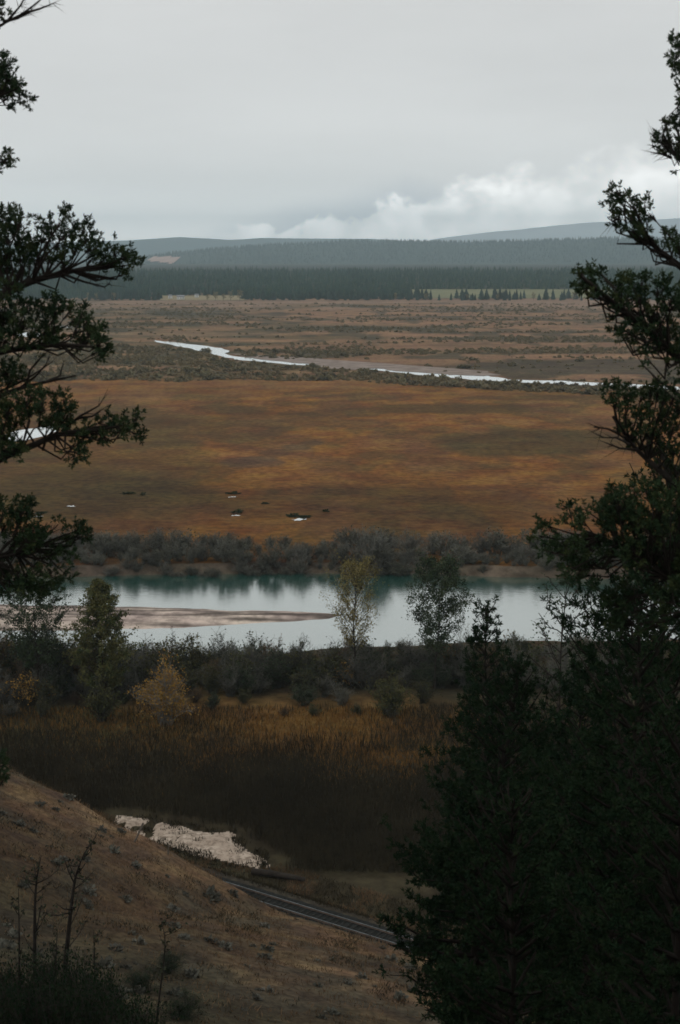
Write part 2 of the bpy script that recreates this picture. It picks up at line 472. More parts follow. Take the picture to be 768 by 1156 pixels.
def zone_color(X, Y, Z, rs):
    px, py = proj(X, Y, np.zeros_like(Z))
    pyr = py
    n1 = fbm(X / 90, Y / 200, 21, 4); n2 = fbm(X / 25, Y / 50, 22, 4); n3 = fbm(X / 300, Y / 110, 23, 3); n4 = fbm(X / 8, Y / 14, 24, 3)
    C = np.zeros(X.shape + (3,))
    orange = L2((0.190, 0.081, 0.021)); tan = L2((0.20, 0.100, 0.042)); olive = L2((0.076, 0.052, 0.020)); brown = L2((0.10, 0.050, 0.021))
    def mixc(C, c, a): return C * (1 - a[..., None]) + c * a[..., None]
    # meadow
    C[:] = orange
    C = mixc(C, olive, 0.75 * sst(n3 * 0.6 + n1 * 0.4, 0.50, 0.64))
    C = mixc(C, tan, 0.45 * sst(n1, 0.56, 0.68))
    C = mixc(C, brown, 0.7 * sst(n2, 0.50, 0.64))
    n5 = fbm(X / 11, Y / 22, 27, 4)
    C = mixc(C, olive, 0.55 * sst(n5, 0.52, 0.66)); C = mixc(C, tan, 0.35 * sst(n5, 0.44, 0.32))
    def ell(cx, cy, rx, ry, c, a):
        nonlocal C
        d = np.hypot((px - cx) / rx, (py - cy) / ry) + 0.7 * (n2 - 0.5) + 0.5 * (n4 - .5)
        C = mixc(C, c, a * sst(d, 1.15, 0.75))
    ell(600, 500, 130, 17, olive * 0.8, 0.8)
    ell(520, 462, 110, 6, olive * 0.75, 0.7)
    ell(330, 478, 120, 6, olive, 0.5)
    ell(190, 485, 70, 22, olive * 0.9, 0.55)
    ell(100, 560, 160, 32, olive * 0.85, 0.7)
    ell(300, 572, 120, 12, olive, 0.35)
    ell(500, 575, 130, 16, olive, 0.4)
    for ex_, ey_, rx_, ry_ in ((272, 523, 18, 3), (292, 518, 20, 3.5), (312, 511, 24, 5), (334, 505, 20, 4), (352, 500, 16, 3)):
        ell(ex_, ey_, rx_, ry_, L2((0.075, 0.046, 0.026)), 0.65)
    ell(283, 522, 34, 6, L2((0.10, 0.06, 0.034)), 0.7)
    ell(440, 540, 170, 10, orange * 1.15, 0.5)
    ell(330, 432, 160, 7, tan * 1.0, 0.5)
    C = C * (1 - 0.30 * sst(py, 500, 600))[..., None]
    ell(90, 520, 150, 60, olive * 0.85, 0.6)
    # scrub plain
    e = pyr - (426 + 0.055 * np.maximum(px - 380, 0)) + 10 * (n2 - 0.5)
    a = sst(e, 3, -4)
    pl = np.zeros_like(C); pl[:] = L2((0.13, 0.088, 0.044))
    pk = L2((0.205, 0.115, 0.064)); sc = L2((0.07, 0.06, 0.034))
    ns = fbm(X / 420, Y / 150, 31, 4); nn = fbm(X / 120, Y / 90, 32, 4)
    def mp(P, c, a): return P * (1 - a[..., None]) + c * a[..., None]
    pl = mp(pl, pk, sst(ns + 0.35 * (nn - 0.5) + 0.0012 * (px - 330) , 0.46, 0.62) * 0.9)
    nq = fbm(X / 22, Y / 40, 34, 4)
    pl = mp(pl, sc, 0.8 * sst(nn, 0.50, 0.64))
    nr_ = fbm(X / 170, Y / 42, 35, 4)
    pl = mp(pl, sc * 0.9, 0.75 * sst(nr_, 0.53, 0.62))
    pl = mp(pl, pk * 1.25, 0.6 * sst(nr_, 0.44, 0.36))
    pl = mp(pl, sc * 0.75, 0.8 * sst(nq, 0.52, 0.64))
    pl = mp(pl, pk * 1.15, 0.5 * sst(nq, 0.44, 0.34))
    d = np.hypot((px - 205) / 115, (py - 377) / 2.5); pl = mp(pl, L2((0.19, 0.125, 0.07)), sst(d, 1.2, 0.7) * 0.8)
    pl = mp(pl, L2((0.24, 0.155, 0.105)), sst(py, 352, 345) * sst(nn, 0.3, 0.5) * 0.8)
    d = np.hypot((px - 690) / 190, (py - 414) / 9) + 0.5 * (nn - .5); pl = mp(pl, L2((0.06, 0.047, 0.03)), sst(d, 1.1, 0.8) * 0.85)
    d = np.hypot((px - 440) / 130, (py - 392) / 7) + 0.8 * (nn - .5); pl = mp(pl, pk * 0.9, sst(d, 1.1, 0.8) * 0.6)
    C = mixc(C, pl[..., :], a) if False else C * (1 - a[..., None]) + pl * a[..., None]
    # forest floor and light field
    C = mixc(C, L2((0.03, 0.035, 0.022)), sst(Y, FRONT + 60, FRONT + 150))
    # near side of the river: marsh
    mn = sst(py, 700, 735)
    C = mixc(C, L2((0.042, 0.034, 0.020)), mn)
    g = np.hypot((px - 350) / 230, (py - 815) / 42) + 0.9 * (n4 - .5) + 0.5 * (n2 - .5)
    C = mixc(C, L2((0.15, 0.085, 0.03)), mn * sst(g, 1.2, 0.5))
    g = np.hypot((px - 60) / 130, (py - 820) / 22) + 0.9 * (n4 - .5)
    C = mixc(C, L2((0.07, 0.055, 0.022)), mn * sst(g, 1.15, 0.7) * 0.8)
    # river bed, banks
    C = mixc(C, L2((0.10, 0.078, 0.056)) * (0.5 + 1.0 * n4[..., None]), sst(rs, 3.2, 2.0) * sst(py, 740, 700))
    C = mixc(C, L2((0.05, 0.04, 0.028)), sst(rs, 3.0, 1.0) * sst(py, 690, 720))
    inr = sst(rs, -1.2, -2.4)
    band = fbm(X / 14, Y / 1.3, 41, 3)
    sand = L2((0.33, 0.265, 0.225)) * (0.35 + 1.0 * sst(band, 0.25, 0.62)[..., None])
    C = C * (1 - inr[..., None]) + sand * inr[..., None]
    return C


def set_zone(me, C):
    at_ = me.color_attributes.new('zone', 'FLOAT_COLOR', 'POINT')
    A = np.ones((C.shape[0], 4), np.float32); A[:, :3] = C
    at_.data.foreach_set('color', A.ravel())


def build_ground():
    ys = [75.0]
    while ys[-1] < 20500:
        y = ys[-1]
        if 190 < y < 285: st = 0.55
        else: st = max(0.45, y * 0.006)
        ys.append(y + st)
    ys = np.array(ys)
    t1 = np.linspace(-0.32, 0.32, 280)
    t = np.concatenate([np.linspace(-0.6, -0.325, 24), t1, np.linspace(0.325, 0.6, 24)])
    Y, T = np.meshgrid(ys, t, indexing='ij'); X = T * Y
    Z, rs, bs = ground_height(X, Y)
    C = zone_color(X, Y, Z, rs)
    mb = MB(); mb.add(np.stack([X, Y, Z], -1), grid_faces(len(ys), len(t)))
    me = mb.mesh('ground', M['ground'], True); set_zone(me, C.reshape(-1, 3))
    struct('ground', me, 'flat brown flood plain of meadow marsh and scrub')


build_ground()

# river water: one flat sheet over the channel
mb = MB()
wx = np.linspace(-190, 190, 2)
mb.add([(-260, gp(0, 775)[1], WL), (260, gp(0, 775)[1], WL), (260, gp(0, 634)[1], WL), (-260, gp(0, 634)[1], WL)], [(0, 1, 2, 3)])
struct('river', mb.mesh('river', M['water']), 'calm pale teal river below the hillside')


def sheet(name, pts, z, m, sub=6, jit=0.0, seed=0, label=None, holes=None):
    """flat sheet whose outline follows pts (plan), densified and roughened"""
    import mathutils.geometry as mg
    rng = np.random.default_rng(seed)
    P = np.array(pts); out = []
    for i in range(len(P)):
        a = P[i]; b = P[(i + 1) % len(P)]
        for k in range(sub):
            p = a + (b - a) * k / sub
            out.append(p + rng.normal(size=2) * jit)
    poly = [Vector((p[0], p[1], 0)) for p in out]
    tris = mg.tessellate_polygon([poly])
    mb = MB(); mb.add([(p[0], p[1], z) for p in out], [tuple(tt) for tt in tris])
    me = mb.mesh(name, m)
    return struct(name, me, label)


def plan(pts, z=0.0): return [gp(x, y, z)[:2] for x, y in pts]


# far river: water ribbon, its sandbars lie a little lower than the water's rim
up = [(172, 384), (200, 386.5), (235, 391), (256, 394.5), (262, 402), (330, 407), (400, 411.5), (440, 415.5), (500, 420.5), (545, 422.5), (575, 428.5), (640, 430.5), (700, 433), (768, 437), (950, 446)]
lo = [(950, 452), (768, 441.3), (700, 436.6), (620, 433.4), (560, 430.5), (500, 426), (440, 419.5), (400, 415.5), (330, 411.5), (265, 405.6), (240, 400), (205, 391.6), (175, 386)]
sheet('far_river', plan(up + lo, 0.12), 0.12, M['far_water'], 5, 1.2, 3, 'thin bright bend of the river far out on the plain')
sheet('sandbar', plan([(262, 399), (330, 403), (420, 409), (480, 413.5), (550, 419), (563, 424), (545, 424.5), (500, 422.5), (440, 417.5), (400, 413.5), (330, 409.5), (290, 405)], 0.2), 0.2, M['sand'], 5, 1.2, 4, 'pale sandbar along the far bend of the river')
sheet('sandbar', plan([(352, 411), (400, 412), (425, 415.5), (400, 417.5), (360, 415)], 0.24), 0.24, M['sand'], 4, 0.8, 5, 'small pale sandbar splitting the far bend of the river')
sheet('sandbar', plan([(705, 437.5), (740, 438.5), (768, 441), (790, 445), (740, 443.5), (712, 440.5)], 0.2), 0.2, M['sand'], 4, 0.8, 6, 'pale sandbar at the right end of the far river')
# ponds in the meadow
for i, (pts, lab) in enumerate([
        ([(2, 492), (20, 486), (40, 483), (62, 480), (66, 486), (50, 492), (25, 498), (4, 499)], 'white pond in the meadow behind the pine branches'),
        ([(18, 377), (30, 375), (44, 376), (47, 379), (33, 380), (20, 380)], 'small white pond far out on the scrub plain'),
        ([(68, 368), (80, 367.5), (80, 370), (69, 370)], 'sliver of white water far out on the scrub plain'),
        ([(328, 586), (336, 584), (350, 584.5), (349, 587), (338, 588.5), (329, 588)], 'small bright pool with dark rim in the lower meadow'),
        ([(258, 560.5), (266, 559.7), (267, 561.3), (259, 561.8)], 'tiny bright puddle in the lower meadow'),
        ([(262, 581.5), (270, 580.8), (271, 582.2), (263, 582.6)], 'tiny pale puddle left of the bright pool'),
        ([(36, 583), (48, 581.5), (49, 583.5), (38, 584.5)], 'pale puddle in the meadow at the left'),
        ([(76, 571), (86, 570), (87, 571.5), (77, 572.3)], 'pale puddle beside the olive meadow patch')]):
    if i >= 3:
        mx_, my_ = np.mean([q[0] for q in pts]), np.mean([q[1] for q in pts]); pts = [(mx_ + (a - mx_) * 0.75, my_ + (b - my_) * 0.6) for a, b in pts]
    sheet('pond', plan(pts, 0.1), 0.1, M['far_water'] if i < 3 else M['pond_water'], 4, 0.12 if i < 3 else 0.3, 20 + i, lab)

# ------------------------------------------------------------------ railway line and hillside
RZ = 1.15
A0 = gp(280, 1003, RZ); A1 = gp(433, 1050, RZ)
tdir = nrm(A1 - A0); tdir[2] = 0; tdir = nrm(tdir)
nin = np.array([-abs(tdir[1]), -abs(tdir[0]), 0.0]); nin = nrm(nin - tdir * np.dot(nin, tdir))   # uphill, towards the camera
if np.dot(nin, -A0) < 0: nin = -nin
GA = 1.435
CEN = A0 + nin * (GA / 2)          # the outer (far) rail is the bright one


def dS(X, Y):
    return (X - CEN[0]) * nin[0] + (Y - CEN[1]) * nin[1], (X - CEN[0]) * tdir[0] + (Y - CEN[1]) * tdir[1]


def hill_height(X, Y):
    d, s = dS(X, Y)
    s_px = s                                   # s grows to the right along the track
    c = np.clip((6 - s) / 26.0, 0, 1.5) * 8.5
    toe = 0.95 + 0.6 * (fbm(s / 5, s * 0 + 3.1, 51) - 0.5)
    dd = np.maximum(d - toe, 0)
    z = RZ - 0.35 + 0.40 * dd + c * (1 - np.exp(-dd / (0.8 + 0.33 * c))) + 0.35 * (1 - np.exp(-dd / 0.8))
    z = z + (1.6 * (fbm(X / 16, Y / 16, 52) - 0.5) + 0.5 * (fbm(X / 3.5, Y / 3.5, 53) - 0.5)) * sst(dd, 0, 6)
    # outer shoulder of the track bed
    do = np.maximum(-d - 2.6, 0)
    z = np.where(d < toe, RZ - 0.35 - 0.55 * do + 0.15 * (fbm(X / 2, Y / 2, 54) - 0.5), z)
    r = np.hypot(X, Y * 1.0)
    bl = np.minimum(H - 1.75 - 1.05 * np.maximum(r - 1.5, 0) , H - 1.7) + 1.2 * (fbm(X / 6, Y / 6, 55) - 0.5) * sst(r, 2, 8)
    bl = np.where(Y < 0, np.maximum(bl, H - 2.0 - 0.25 * np.abs(X)), bl)
    k = 3.0
    z2 = np.maximum(z, bl) + np.maximum(k - np.abs(z - bl), 0) ** 2 / (4 * k)
    return z2


def build_hill():
    xs = np.arange(-95, 75, 0.8); ys = np.arange(-40, 165, 0.8)
    Y, X = np.meshgrid(ys, xs, indexing='ij')
    Z = hill_height(X, Y)
    d, s = dS(X, Y)
    Z = np.maximum(Z, -3)
    n1 = fbm(X / 10, Y / 10, 61, 4); n2 = fbm(X / 2.5, Y / 2.5, 62, 3)
    C = np.zeros(X.shape + (3,)); C[:] = (0.122, 0.076, 0.042)
    def mx(c, a):
        nonlocal C; C = C * (1 - a[..., None]) + np.array(c) * a[..., None]
    mx((0.20, 0.128, 0.072), sst(n1, 0.5, 0.65) * 0.8); mx((0.075, 0.05, 0.034), sst(n2, 0.48, 0.66) * 0.8)
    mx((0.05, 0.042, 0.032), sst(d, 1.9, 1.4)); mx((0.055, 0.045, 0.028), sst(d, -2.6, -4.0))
    mx((0.034, 0.031, 0.020), 0.9 * sst(Y + 26 * (n1 - 0.5) + 0.35 * X, 108, 72))  # dark brush ground low on the slope, with tree shade put into the colour
    mx((0.05, 0.042, 0.03), 0.7 * sst(fbm(X / 5, Y / 5, 63, 4), 0.55, 0.66))
    mb = MB(); mb.add(np.stack([X, Y, Z], -1), grid_faces(len(ys), len(xs)))
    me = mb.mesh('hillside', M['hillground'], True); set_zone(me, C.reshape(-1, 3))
    struct('hillside', me, 'steep dry brown hillside above the railway')


build_hill()


def hz(x, y): return float(hill_height(np.array([x]), np.array([y]))[0])


def hill_hit(px, py):
    """first point of the hillside on a sight line"""
    d = ray(px, py); d = d / d[1]
    ys = np.arange(8, 160, 0.25)
    P = EYE[None] + d[None] * ys[:, None]
    h = hill_height(P[:, 0], P[:, 1])
    k = np.argmax(P[:, 2] < h)
    return P[k] if P[k][2] < h[k] else None


# ------------------------------------------------------------------ distant hills and mountains
def ridge(name, D, depth, prof, m, label, seed, amp, nx=260, halfw=0.45, base=-6):
    """a rounded hill range: prof gives the skyline in photograph pixels"""
    px = np.array([p[0] for p in prof], float); py = np.array([p[1] for p in prof], float)
    t = np.linspace(-halfw, halfw, nx); nr = 34
    v = np.linspace(0, 1, nr)
    V, T = np.meshgrid(v, t, indexing='ij')
    Y = D + (V - 0.45) * depth; X = T * D
    sky = np.interp(384 + F * t, px, py)
    top = H + (HORIZON - sky) / F * D
    shape = np.sin(np.clip(V * 1.05, 0, 1) * math.pi * 0.5 / 0.5) if False else np.exp(-((V - 0.45) / 0.27) ** 2)
    n = fbm(X / (depth * 0.25), Y / (depth * 0.25), seed, 5) - 0.5
    Z = base + (top[None] - base) * shape * (1 + amp * n) + (amp * 0.1) * (top[None] - base) * n
    Z[0] = base; Z[-1] = base
    mb = MB(); mb.add(np.stack([X, Y, Z], -1), grid_faces(nr, nx))
    return struct(name, mb.mesh(name, m, True), label), (X, Y, Z)


hill_prof = [(-200, 300), (60, 298), (150, 294), (200, 286), (250, 281), (300, 277), (360, 274), (400, 272), (450, 273), (520, 274), (600, 272), (680, 271), (760, 272), (1000, 276)]
back_prof = [(-200, 280), (0, 276), (110, 273), (160, 271), (205, 268), (235, 270), (260, 272), (300, 270), (340, 270.5), (420, 271), (500, 275), (1000, 285)]
mtn_prof = [(300, 290), (440, 284), (490, 270), (540, 264), (600, 258), (650, 253), (720, 250), (800, 246), (1000, 235), (1200, 240)]
mtn2_prof = [(-300, 268), (-100, 262), (60, 264), (150, 268), (260, 276), (400, 290), (1000, 300)]
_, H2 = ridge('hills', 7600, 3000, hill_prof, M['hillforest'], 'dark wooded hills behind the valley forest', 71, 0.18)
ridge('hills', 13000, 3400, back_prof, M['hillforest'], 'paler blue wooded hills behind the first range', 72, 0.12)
ridge('mountains', 18500, 3600, mtn_prof, M['hazedrock'], 'faint blue mountain under the low cloud at the right', 73, 0.10)

# bare clay slope on the first range
sl = []
mb = MB()
rng = np.random.default_rng(4)
X, Y, Z = H2
tt = np.linspace(-0.45, 0.45, 260)
i0, i1 = np.searchsorted(tt, (163 - 384) / F), np.searchsorted(tt, (214 - 384) / F)

# ------------------------------------------------------------------ conifers of the far forest
def far_conifer(rng, h, tiers=9, seg=9, spread=0.2):
    mb = MB()
    tube(mb, [(0, 0, 0), (0, 0, h * 0.5), (0, 0, h * 0.98)], [h * 0.016, h * 0.01, h * 0.002], 4, 1, False)
    for k in range(tiers):
        t = k / (tiers - 1)
        zt = h * (0.24 + 0.76 * (t + 0.1)) if k < tiers - 1 else h
        zt = min(zt, h); zb = h * (0.10 + 0.76 * t)
        r = h * spread * (1 - t) ** 0.8 * rng.uniform(0.8, 1.15) + h * 0.012
        a = np.linspace(0, 2 * math.pi, seg * 2, endpoint=False) + rng.uniform(0, 6)
        rr = r * np.where(np.arange(seg * 2) % 2 == 0, rng.uniform(0.75, 1.15, seg * 2), rng.uniform(0.35, 0.6, seg * 2))
        V = np.concatenate([np.stack([rr * np.cos(a), rr * np.sin(a), zb - h * 0.02 + rng.uniform(-1, 1, seg * 2) * h * 0.02], -1), [[0, 0, zt]]])
        n = seg * 2
        mb.add(V, np.stack([np.arange(n), (np.arange(n) + 1) % n, np.full(n, n)], -1), 0)
    return mb


def tiny_conifer(rng, h, tiers=4, seg=5, spread=0.2):
    mb = MB()
    for k in range(tiers):
        t = k / (tiers - 1); zt = min(h, h * (0.4 + 0.7 * t)); zb = h * (0.06 + 0.62 * t)
        r = h * spread * (1 - t * 0.8) * rng.uniform(0.8, 1.15)
        a = np.linspace(0, 2 * math.pi, seg, endpoint=False) + rng.uniform(0, 6)
        rr = r * rng.uniform(0.6, 1.1, seg)
        V = np.concatenate([np.stack([rr * np.cos(a), rr * np.sin(a), np.full(seg, zb)], -1), [[0, 0, zt]]])
        mb.add(V, np.stack([np.arange(seg), (np.arange(seg) + 1) % seg, np.full(seg, seg)], -1), 0)
    return mb


def scatter_mesh(protos, P, S, RZ_, name, m):
    """many small plants of one mass written into one mesh (a wood nobody could count)"""
    out = MB(); pv = []
    for pr in protos:
        V = np.concatenate(pr.V); Fs = {k: (np.concatenate(pr.F[k]) if pr.F[k] else None) for k in (3, 4)}; pv.append((V, Fs))
    idx = np.arange(len(P)) % len(protos)
    for q, (V, Fs) in enumerate(pv):
        w = np.where(idx == q)[0]
        if len(w) == 0: continue
        c, s = np.cos(RZ_[w])[:, None], np.sin(RZ_[w])[:, None]
        Sx = S[w]
        VX = (V[None, :, 0] * c - V[None, :, 1] * s) * Sx[:, None] + P[w, 0][:, None]
        VY = (V[None, :, 0] * s + V[None, :, 1] * c) * Sx[:, None] + P[w, 1][:, None]
        VZ = V[None, :, 2] * Sx[:, None] + P[w, 2][:, None]
        VV = np.stack([VX, VY, VZ], -1).reshape(-1, 3)
        first = True; base = out.n
        for k in (3, 4):
            if Fs[k] is None: continue
            FF = (Fs[k][None] + (np.arange(len(w)) * len(V))[:, None, None]).reshape(-1, k)
            if first: out.add(VV, FF, 0); first = False
            else: out.F[k].append(FF + base); out.M[k].append(np.zeros(len(FF), np.int32))
    return out.mesh(name, m)


rng = np.random.default_rng(11)


def in_field(px, y):
    """pale fields let into the forest edge"""
    f = ((px > 462) & (px < 690)) & (y > FRONT + 15) & (y < FRONT + 210)
    f |= ((px > 185) & (px < 275)) & (y > FRONT + 5) & (y < FRONT + 75)
    return f


# forest mass
N = 14000
yy = FRONT + 20 + 1250 * rng.random(N) ** 1.5
tx = rng.uniform(-0.36, 0.36, N); xx = tx * yy
pxx = 384 + F * tx
keep = ~in_field(pxx, yy)
xx, yy = xx[keep], yy[keep]
zz = rise(yy) + 6 * (fbm(xx / 200, yy / 200, 81) - 0.5) - 2
P = np.stack([xx, yy, zz], -1)
protos = [tiny_conifer(rng, 1.0, 5, 6, rng.uniform(0.19, 0.34)) for _ in range(11)]
S = (8 + 9 * rng.random(len(P)) ** 1.3) * (0.8 + 0.5 * fbm(xx / 160, yy / 160, 83, 3))
struct('forest', scatter_mesh(protos, P, S, rng.uniform(0, 6.3, len(P)), 'forest', M['forest']), 'dark conifer forest across the far side of the valley', 'stuff')

# hill forest (serrates the skyline of the first range)
N = 9000
X, Y, Z = H2
ri = rng.integers(4, 19, N); ci = rng.integers(20, 240, N)
fr, fc = rng.random(N), rng.random(N)
def bil(A): return (A[ri, ci] * (1 - fr) * (1 - fc) + A[ri + 1, ci] * fr * (1 - fc) + A[ri, ci + 1] * (1 - fr) * fc + A[ri + 1, ci + 1] * fr * fc)
HP = np.stack([bil(X), bil(Y), bil(Z) - 2], -1)
hpx, hpy = proj(HP[:, 0], HP[:, 1], HP[:, 2])
clay = (np.hypot((hpx - 190) / 26, (hpy - 295) / 4) < 1.0)
HP = HP[~clay]
struct('forest', scatter_mesh(protos, HP, rng.uniform(14, 22, len(HP)), rng.uniform(0, 6.3, len(HP)), 'hill_forest', M['hillforest']), 'hazy blue forest covering the hills behind the valley', 'stuff')

# clay slope: a bare pink patch lying on the hillside
cs = MB()
jj = np.arange(max(i0, 0), i1 + 1); rows = np.arange(3, 13)
XX, YY, ZZ = X[np.ix_(rows, jj)], Y[np.ix_(rows, jj)], Z[np.ix_(rows, jj)]
cpx, cpy = proj(XX, YY, ZZ)
mask = np.hypot((cpx - 190) / 27, (cpy - 294.5) / 5) < 1.0
Fq = grid_faces(len(rows), len(jj)); ok = mask.ravel()[Fq].all(1)
if ok.any():
    cs.add(np.stack([XX, YY, ZZ + 6], -1), Fq[ok])
    M['clay'] = sand_mat('clay_slope', (0.34, 0.23, 0.18), (0.42, 0.30, 0.25), 0.02)
    struct('clay_slope', cs.mesh('clay_slope', M['clay'], True), 'bare pinkish clay slope on the wooded hills')

# front edge: three hundred conifers one can tell apart
fvar = [link('conifer_tree', far_conifer(rng, 1.0, spread=sp).mesh('conifer_tree', [M['needles_far'], M['bark_dark']])) for sp in (0.2, 0.25, 0.3, 0.36)]
cnt = 0
edge = []
while len(edge) < 296:
    px = rng.uniform(-20, 790)
    if rng.random() < 0.22 and 470 < px < 690: y = FRONT + rng.uniform(-25, 8)
    elif 462 < px < 690:
        if vn(np.array([px / 14.0]), np.array([2.0]), 5)[0] < 0.36: continue
        y = FRONT + rng.uniform(0, 30)
    elif 185 < px < 275: y = FRONT + rng.uniform(70, 100)
    else: y = FRONT + rng.uniform(-12, 25)
    edge.append((px, y))
for i, (px, y) in enumerate(edge):
    x = (px - 384) / F * y; h = rng.uniform(8, 16) if not 462 < px < 690 else rng.uniform(12, 19) * (0.75 if y < FRONT else 1)
    loc = (x, y, float(rise(np.array([y]))[0]) - 0.4); rz = rng.uniform(0, 6.3); s = (h, h, h)
    if i < 4:
        o = fvar[i]; o.location = loc; o.rotation_euler[2] = rz; o.scale = s
    else: o = copy_tree(fvar[i % 4], loc, rz, s)
    if 462 < px < 690: tag(o, 'dark conifer standing before the pale field at the forest edge', 'conifer', 'conifers before the pale field')
    else: tag(o, 'dark conifer on the front edge of the far forest', 'conifer', 'conifers along the forest edge')

# pale field behind the front trees
def field(name, x0, x1, y0, y1, m, label, dz=0.4):
    ys = np.linspace(y0, y1, 14); ts = np.linspace((x0 - 384) / F, (x1 - 384) / F, 24)
    Y, T = np.meshgrid(ys, ts, indexing='ij')
    mb = MB(); mb.add(np.stack([T * Y, Y, rise(Y) + dz], -1), grid_faces(14, 24))
    struct(name, mb.mesh(name, m, True), label)


M['field'] = mat('pale_field', (0.16, 0.165, 0.09), (0.20, 0.195, 0.11), 0.02, 0.95, 0.05, coord='World')
M['field_dry'] = mat('dry_field', (0.24, 0.20, 0.12), (0.28, 0.23, 0.14), 0.02, 0.95, 0.05, coord='World')
field('field', 464, 690, FRONT + 30, FRONT + 200, M['field'], 'pale green field behind the front conifers')
field('meadow', 180, 280, FRONT - 10, FRONT + 70, M['field_dry'], 'dry pale yard around the white farmhouse', 0.5)


def house(px, y, w, d, h, rz, label, win=3):
    x = (px - 384) / F * y
    z = float(rise(np.array([y]))[0]) + 0.5
    e = link('house', None, None, (x, y, z), rz); tag(e, label, 'house')
    mb = MB(); box(mb, (-w / 2, -d / 2, -0.5), (w / 2, d / 2, h)); link('wall', mb.mesh('wall', M['white_paint']), e)
    mb = MB(); rh = d * 0.36; o = 0.4
    V = [(-w / 2 - o, -d / 2 - o, h - 0.1), (w / 2 + o, -d / 2 - o, h - 0.1), (w / 2 + o, d / 2 + o, h - 0.1), (-w / 2 - o, d / 2 + o, h - 0.1), (-w / 2 - o, 0, h + rh), (w / 2 + o, 0, h + rh)]
    mb.add(V, [(0, 1, 5, 4), (2, 3, 4, 5), (3, 2, 1, 0)]); mb.add(V, [(0, 4, 3), (1, 2, 5)])
    link('roof', mb.mesh('roof', M['roof']), e)
    for k in range(win):
        cx = -w / 2 + w * (k + 0.5) / win
        mb = MB(); box(mb, (cx - 0.5, -d / 2 - 0.06, h * 0.4), (cx + 0.5, -d / 2 + 0.05, h * 0.78)); link('window', mb.mesh('window', M['glass']), e)
    return e


house(206, FRONT + 8, 10, 7, 3.4, R(8), 'long white farmhouse with grey roof at the forest edge')
house(194.5, FRONT + 20, 4, 5, 3.6, R(-20), 'narrow white outbuilding left of the long farmhouse', 1)
house(224, FRONT + 40, 5, 5, 3.0, R(20), 'small white shed right of the long farmhouse', 1)

# ------------------------------------------------------------------ shrubs
def shrub(rng, h, w, nst=26, ntw=260, nlf=200, lf=0.28, tw=0.05, droop=0.25):
    """stems fanning from a root, fine twigs, thin foliage; returns (stems, leaves)"""
    st = MB(); lv = MB(); tipsP = []; tipsD = []
    for k in range(nst):
        a = rng.uniform(0, 2 * math.pi); lean = rng.uniform(0.05, 1.0) ** 0.8
        hh = h * (1 - 0.45 * lean ** 2) * rng.uniform(0.7, 1.05); rr = w * 0.5 * lean * rng.uniform(0.7, 1.1)
        t = np.linspace(0, 1, 6)
        rad = rr * (t ** 1.3) ; zz = hh * (t - droop * lean * t ** 2.5)
        wob = rng.normal(size=(6, 3)) * 0.03 * h * t[:, None]
        P = np.stack([0.12 * w * rng.uniform(-1, 1) + rad * math.cos(a), 0.12 * w * rng.uniform(-1, 1) + rad * math.sin(a), zz], -1) + wob
        tube(st, P, np.linspace(0.045, 0.012, 6) * (h / 5) ** 0.5 * 1.2, 3, 0, False)
        n = max(ntw // nst, 1)
        tt = rng.uniform(0.25, 1, n); i = np.minimum((tt * 5).astype(int), 4); f = (tt * 5 - i)[:, None]
        base = P[i] * (1 - f) + P[i + 1] * f
        D = nrm(np.array([math.cos(a) * 0.5 * lean, math.sin(a) * 0.5 * lean, 0.9])[None] + rng.normal(size=(n, 3)) * 0.55)
        ln = h * rng.uniform(0.10, 0.26, n)[:, None]
        tip = base + D * ln
        twigs(st, base, tip, tw, rng, 0)
        n2 = n * 2
        j = rng.integers(0, n, n2); f2 = rng.uniform(0.3, 0.95, n2)[:, None]
        b2 = base[j] * (1 - f2) + tip[j] * f2; d2 = nrm(D[j] + rng.normal(size=(n2, 3)) * 0.6)
        twigs(st, b2, b2 + d2 * h * rng.uniform(0.05, 0.12, n2)[:, None], tw * 0.7, rng, 0)
        tipsP.append(np.concatenate([b2, tip])); tipsD.append(np.concatenate([d2, D]))
    TP = np.concatenate(tipsP); TD = np.concatenate(tipsD)
    if nlf:
        j = rng.integers(0, len(TP), nlf)
        leaves(lv, TP[j] + rng.normal(size=(nlf, 3)) * 0.03 * h, TD[j] + rng.normal(size=(nlf, 3)) * 0.7, lf * rng.uniform(0.6, 1.3, nlf), lf * 0.7, rng)
    return st, lv


def shrub_proto(name, rng, h, w, m_st, m_lf, **kw):
    st, lv = shrub(rng, h, w, **kw)
    o = link(name, st.mesh('stems', m_st))
    if lv.n: link('foliage', lv.mesh('foliage', m_lf), o)
    return o


def gz(x, y): return float(ground_height(np.array([float(x)]), np.array([float(y)]))[0][0])


class Placer:
    """first use moves the prototype itself, later uses copy it with its parts"""
    def __init__(s, protos): s.p = protos; s.used = [False] * len(protos)
    def put(s, i, loc, rz, sc, label, cat, group=None):
        i %= len(s.p); o = s.p[i]
        if not s.used[i]:
            o.location = loc; o.rotation_euler = (0, 0, rz); o.scale = sc; s.used[i] = True
        else: o = copy_tree(o, loc, rz, sc)
        for k in ('label', 'category', 'group'):
            if k in o: del o[k]
        return tag(o, label, cat, group)


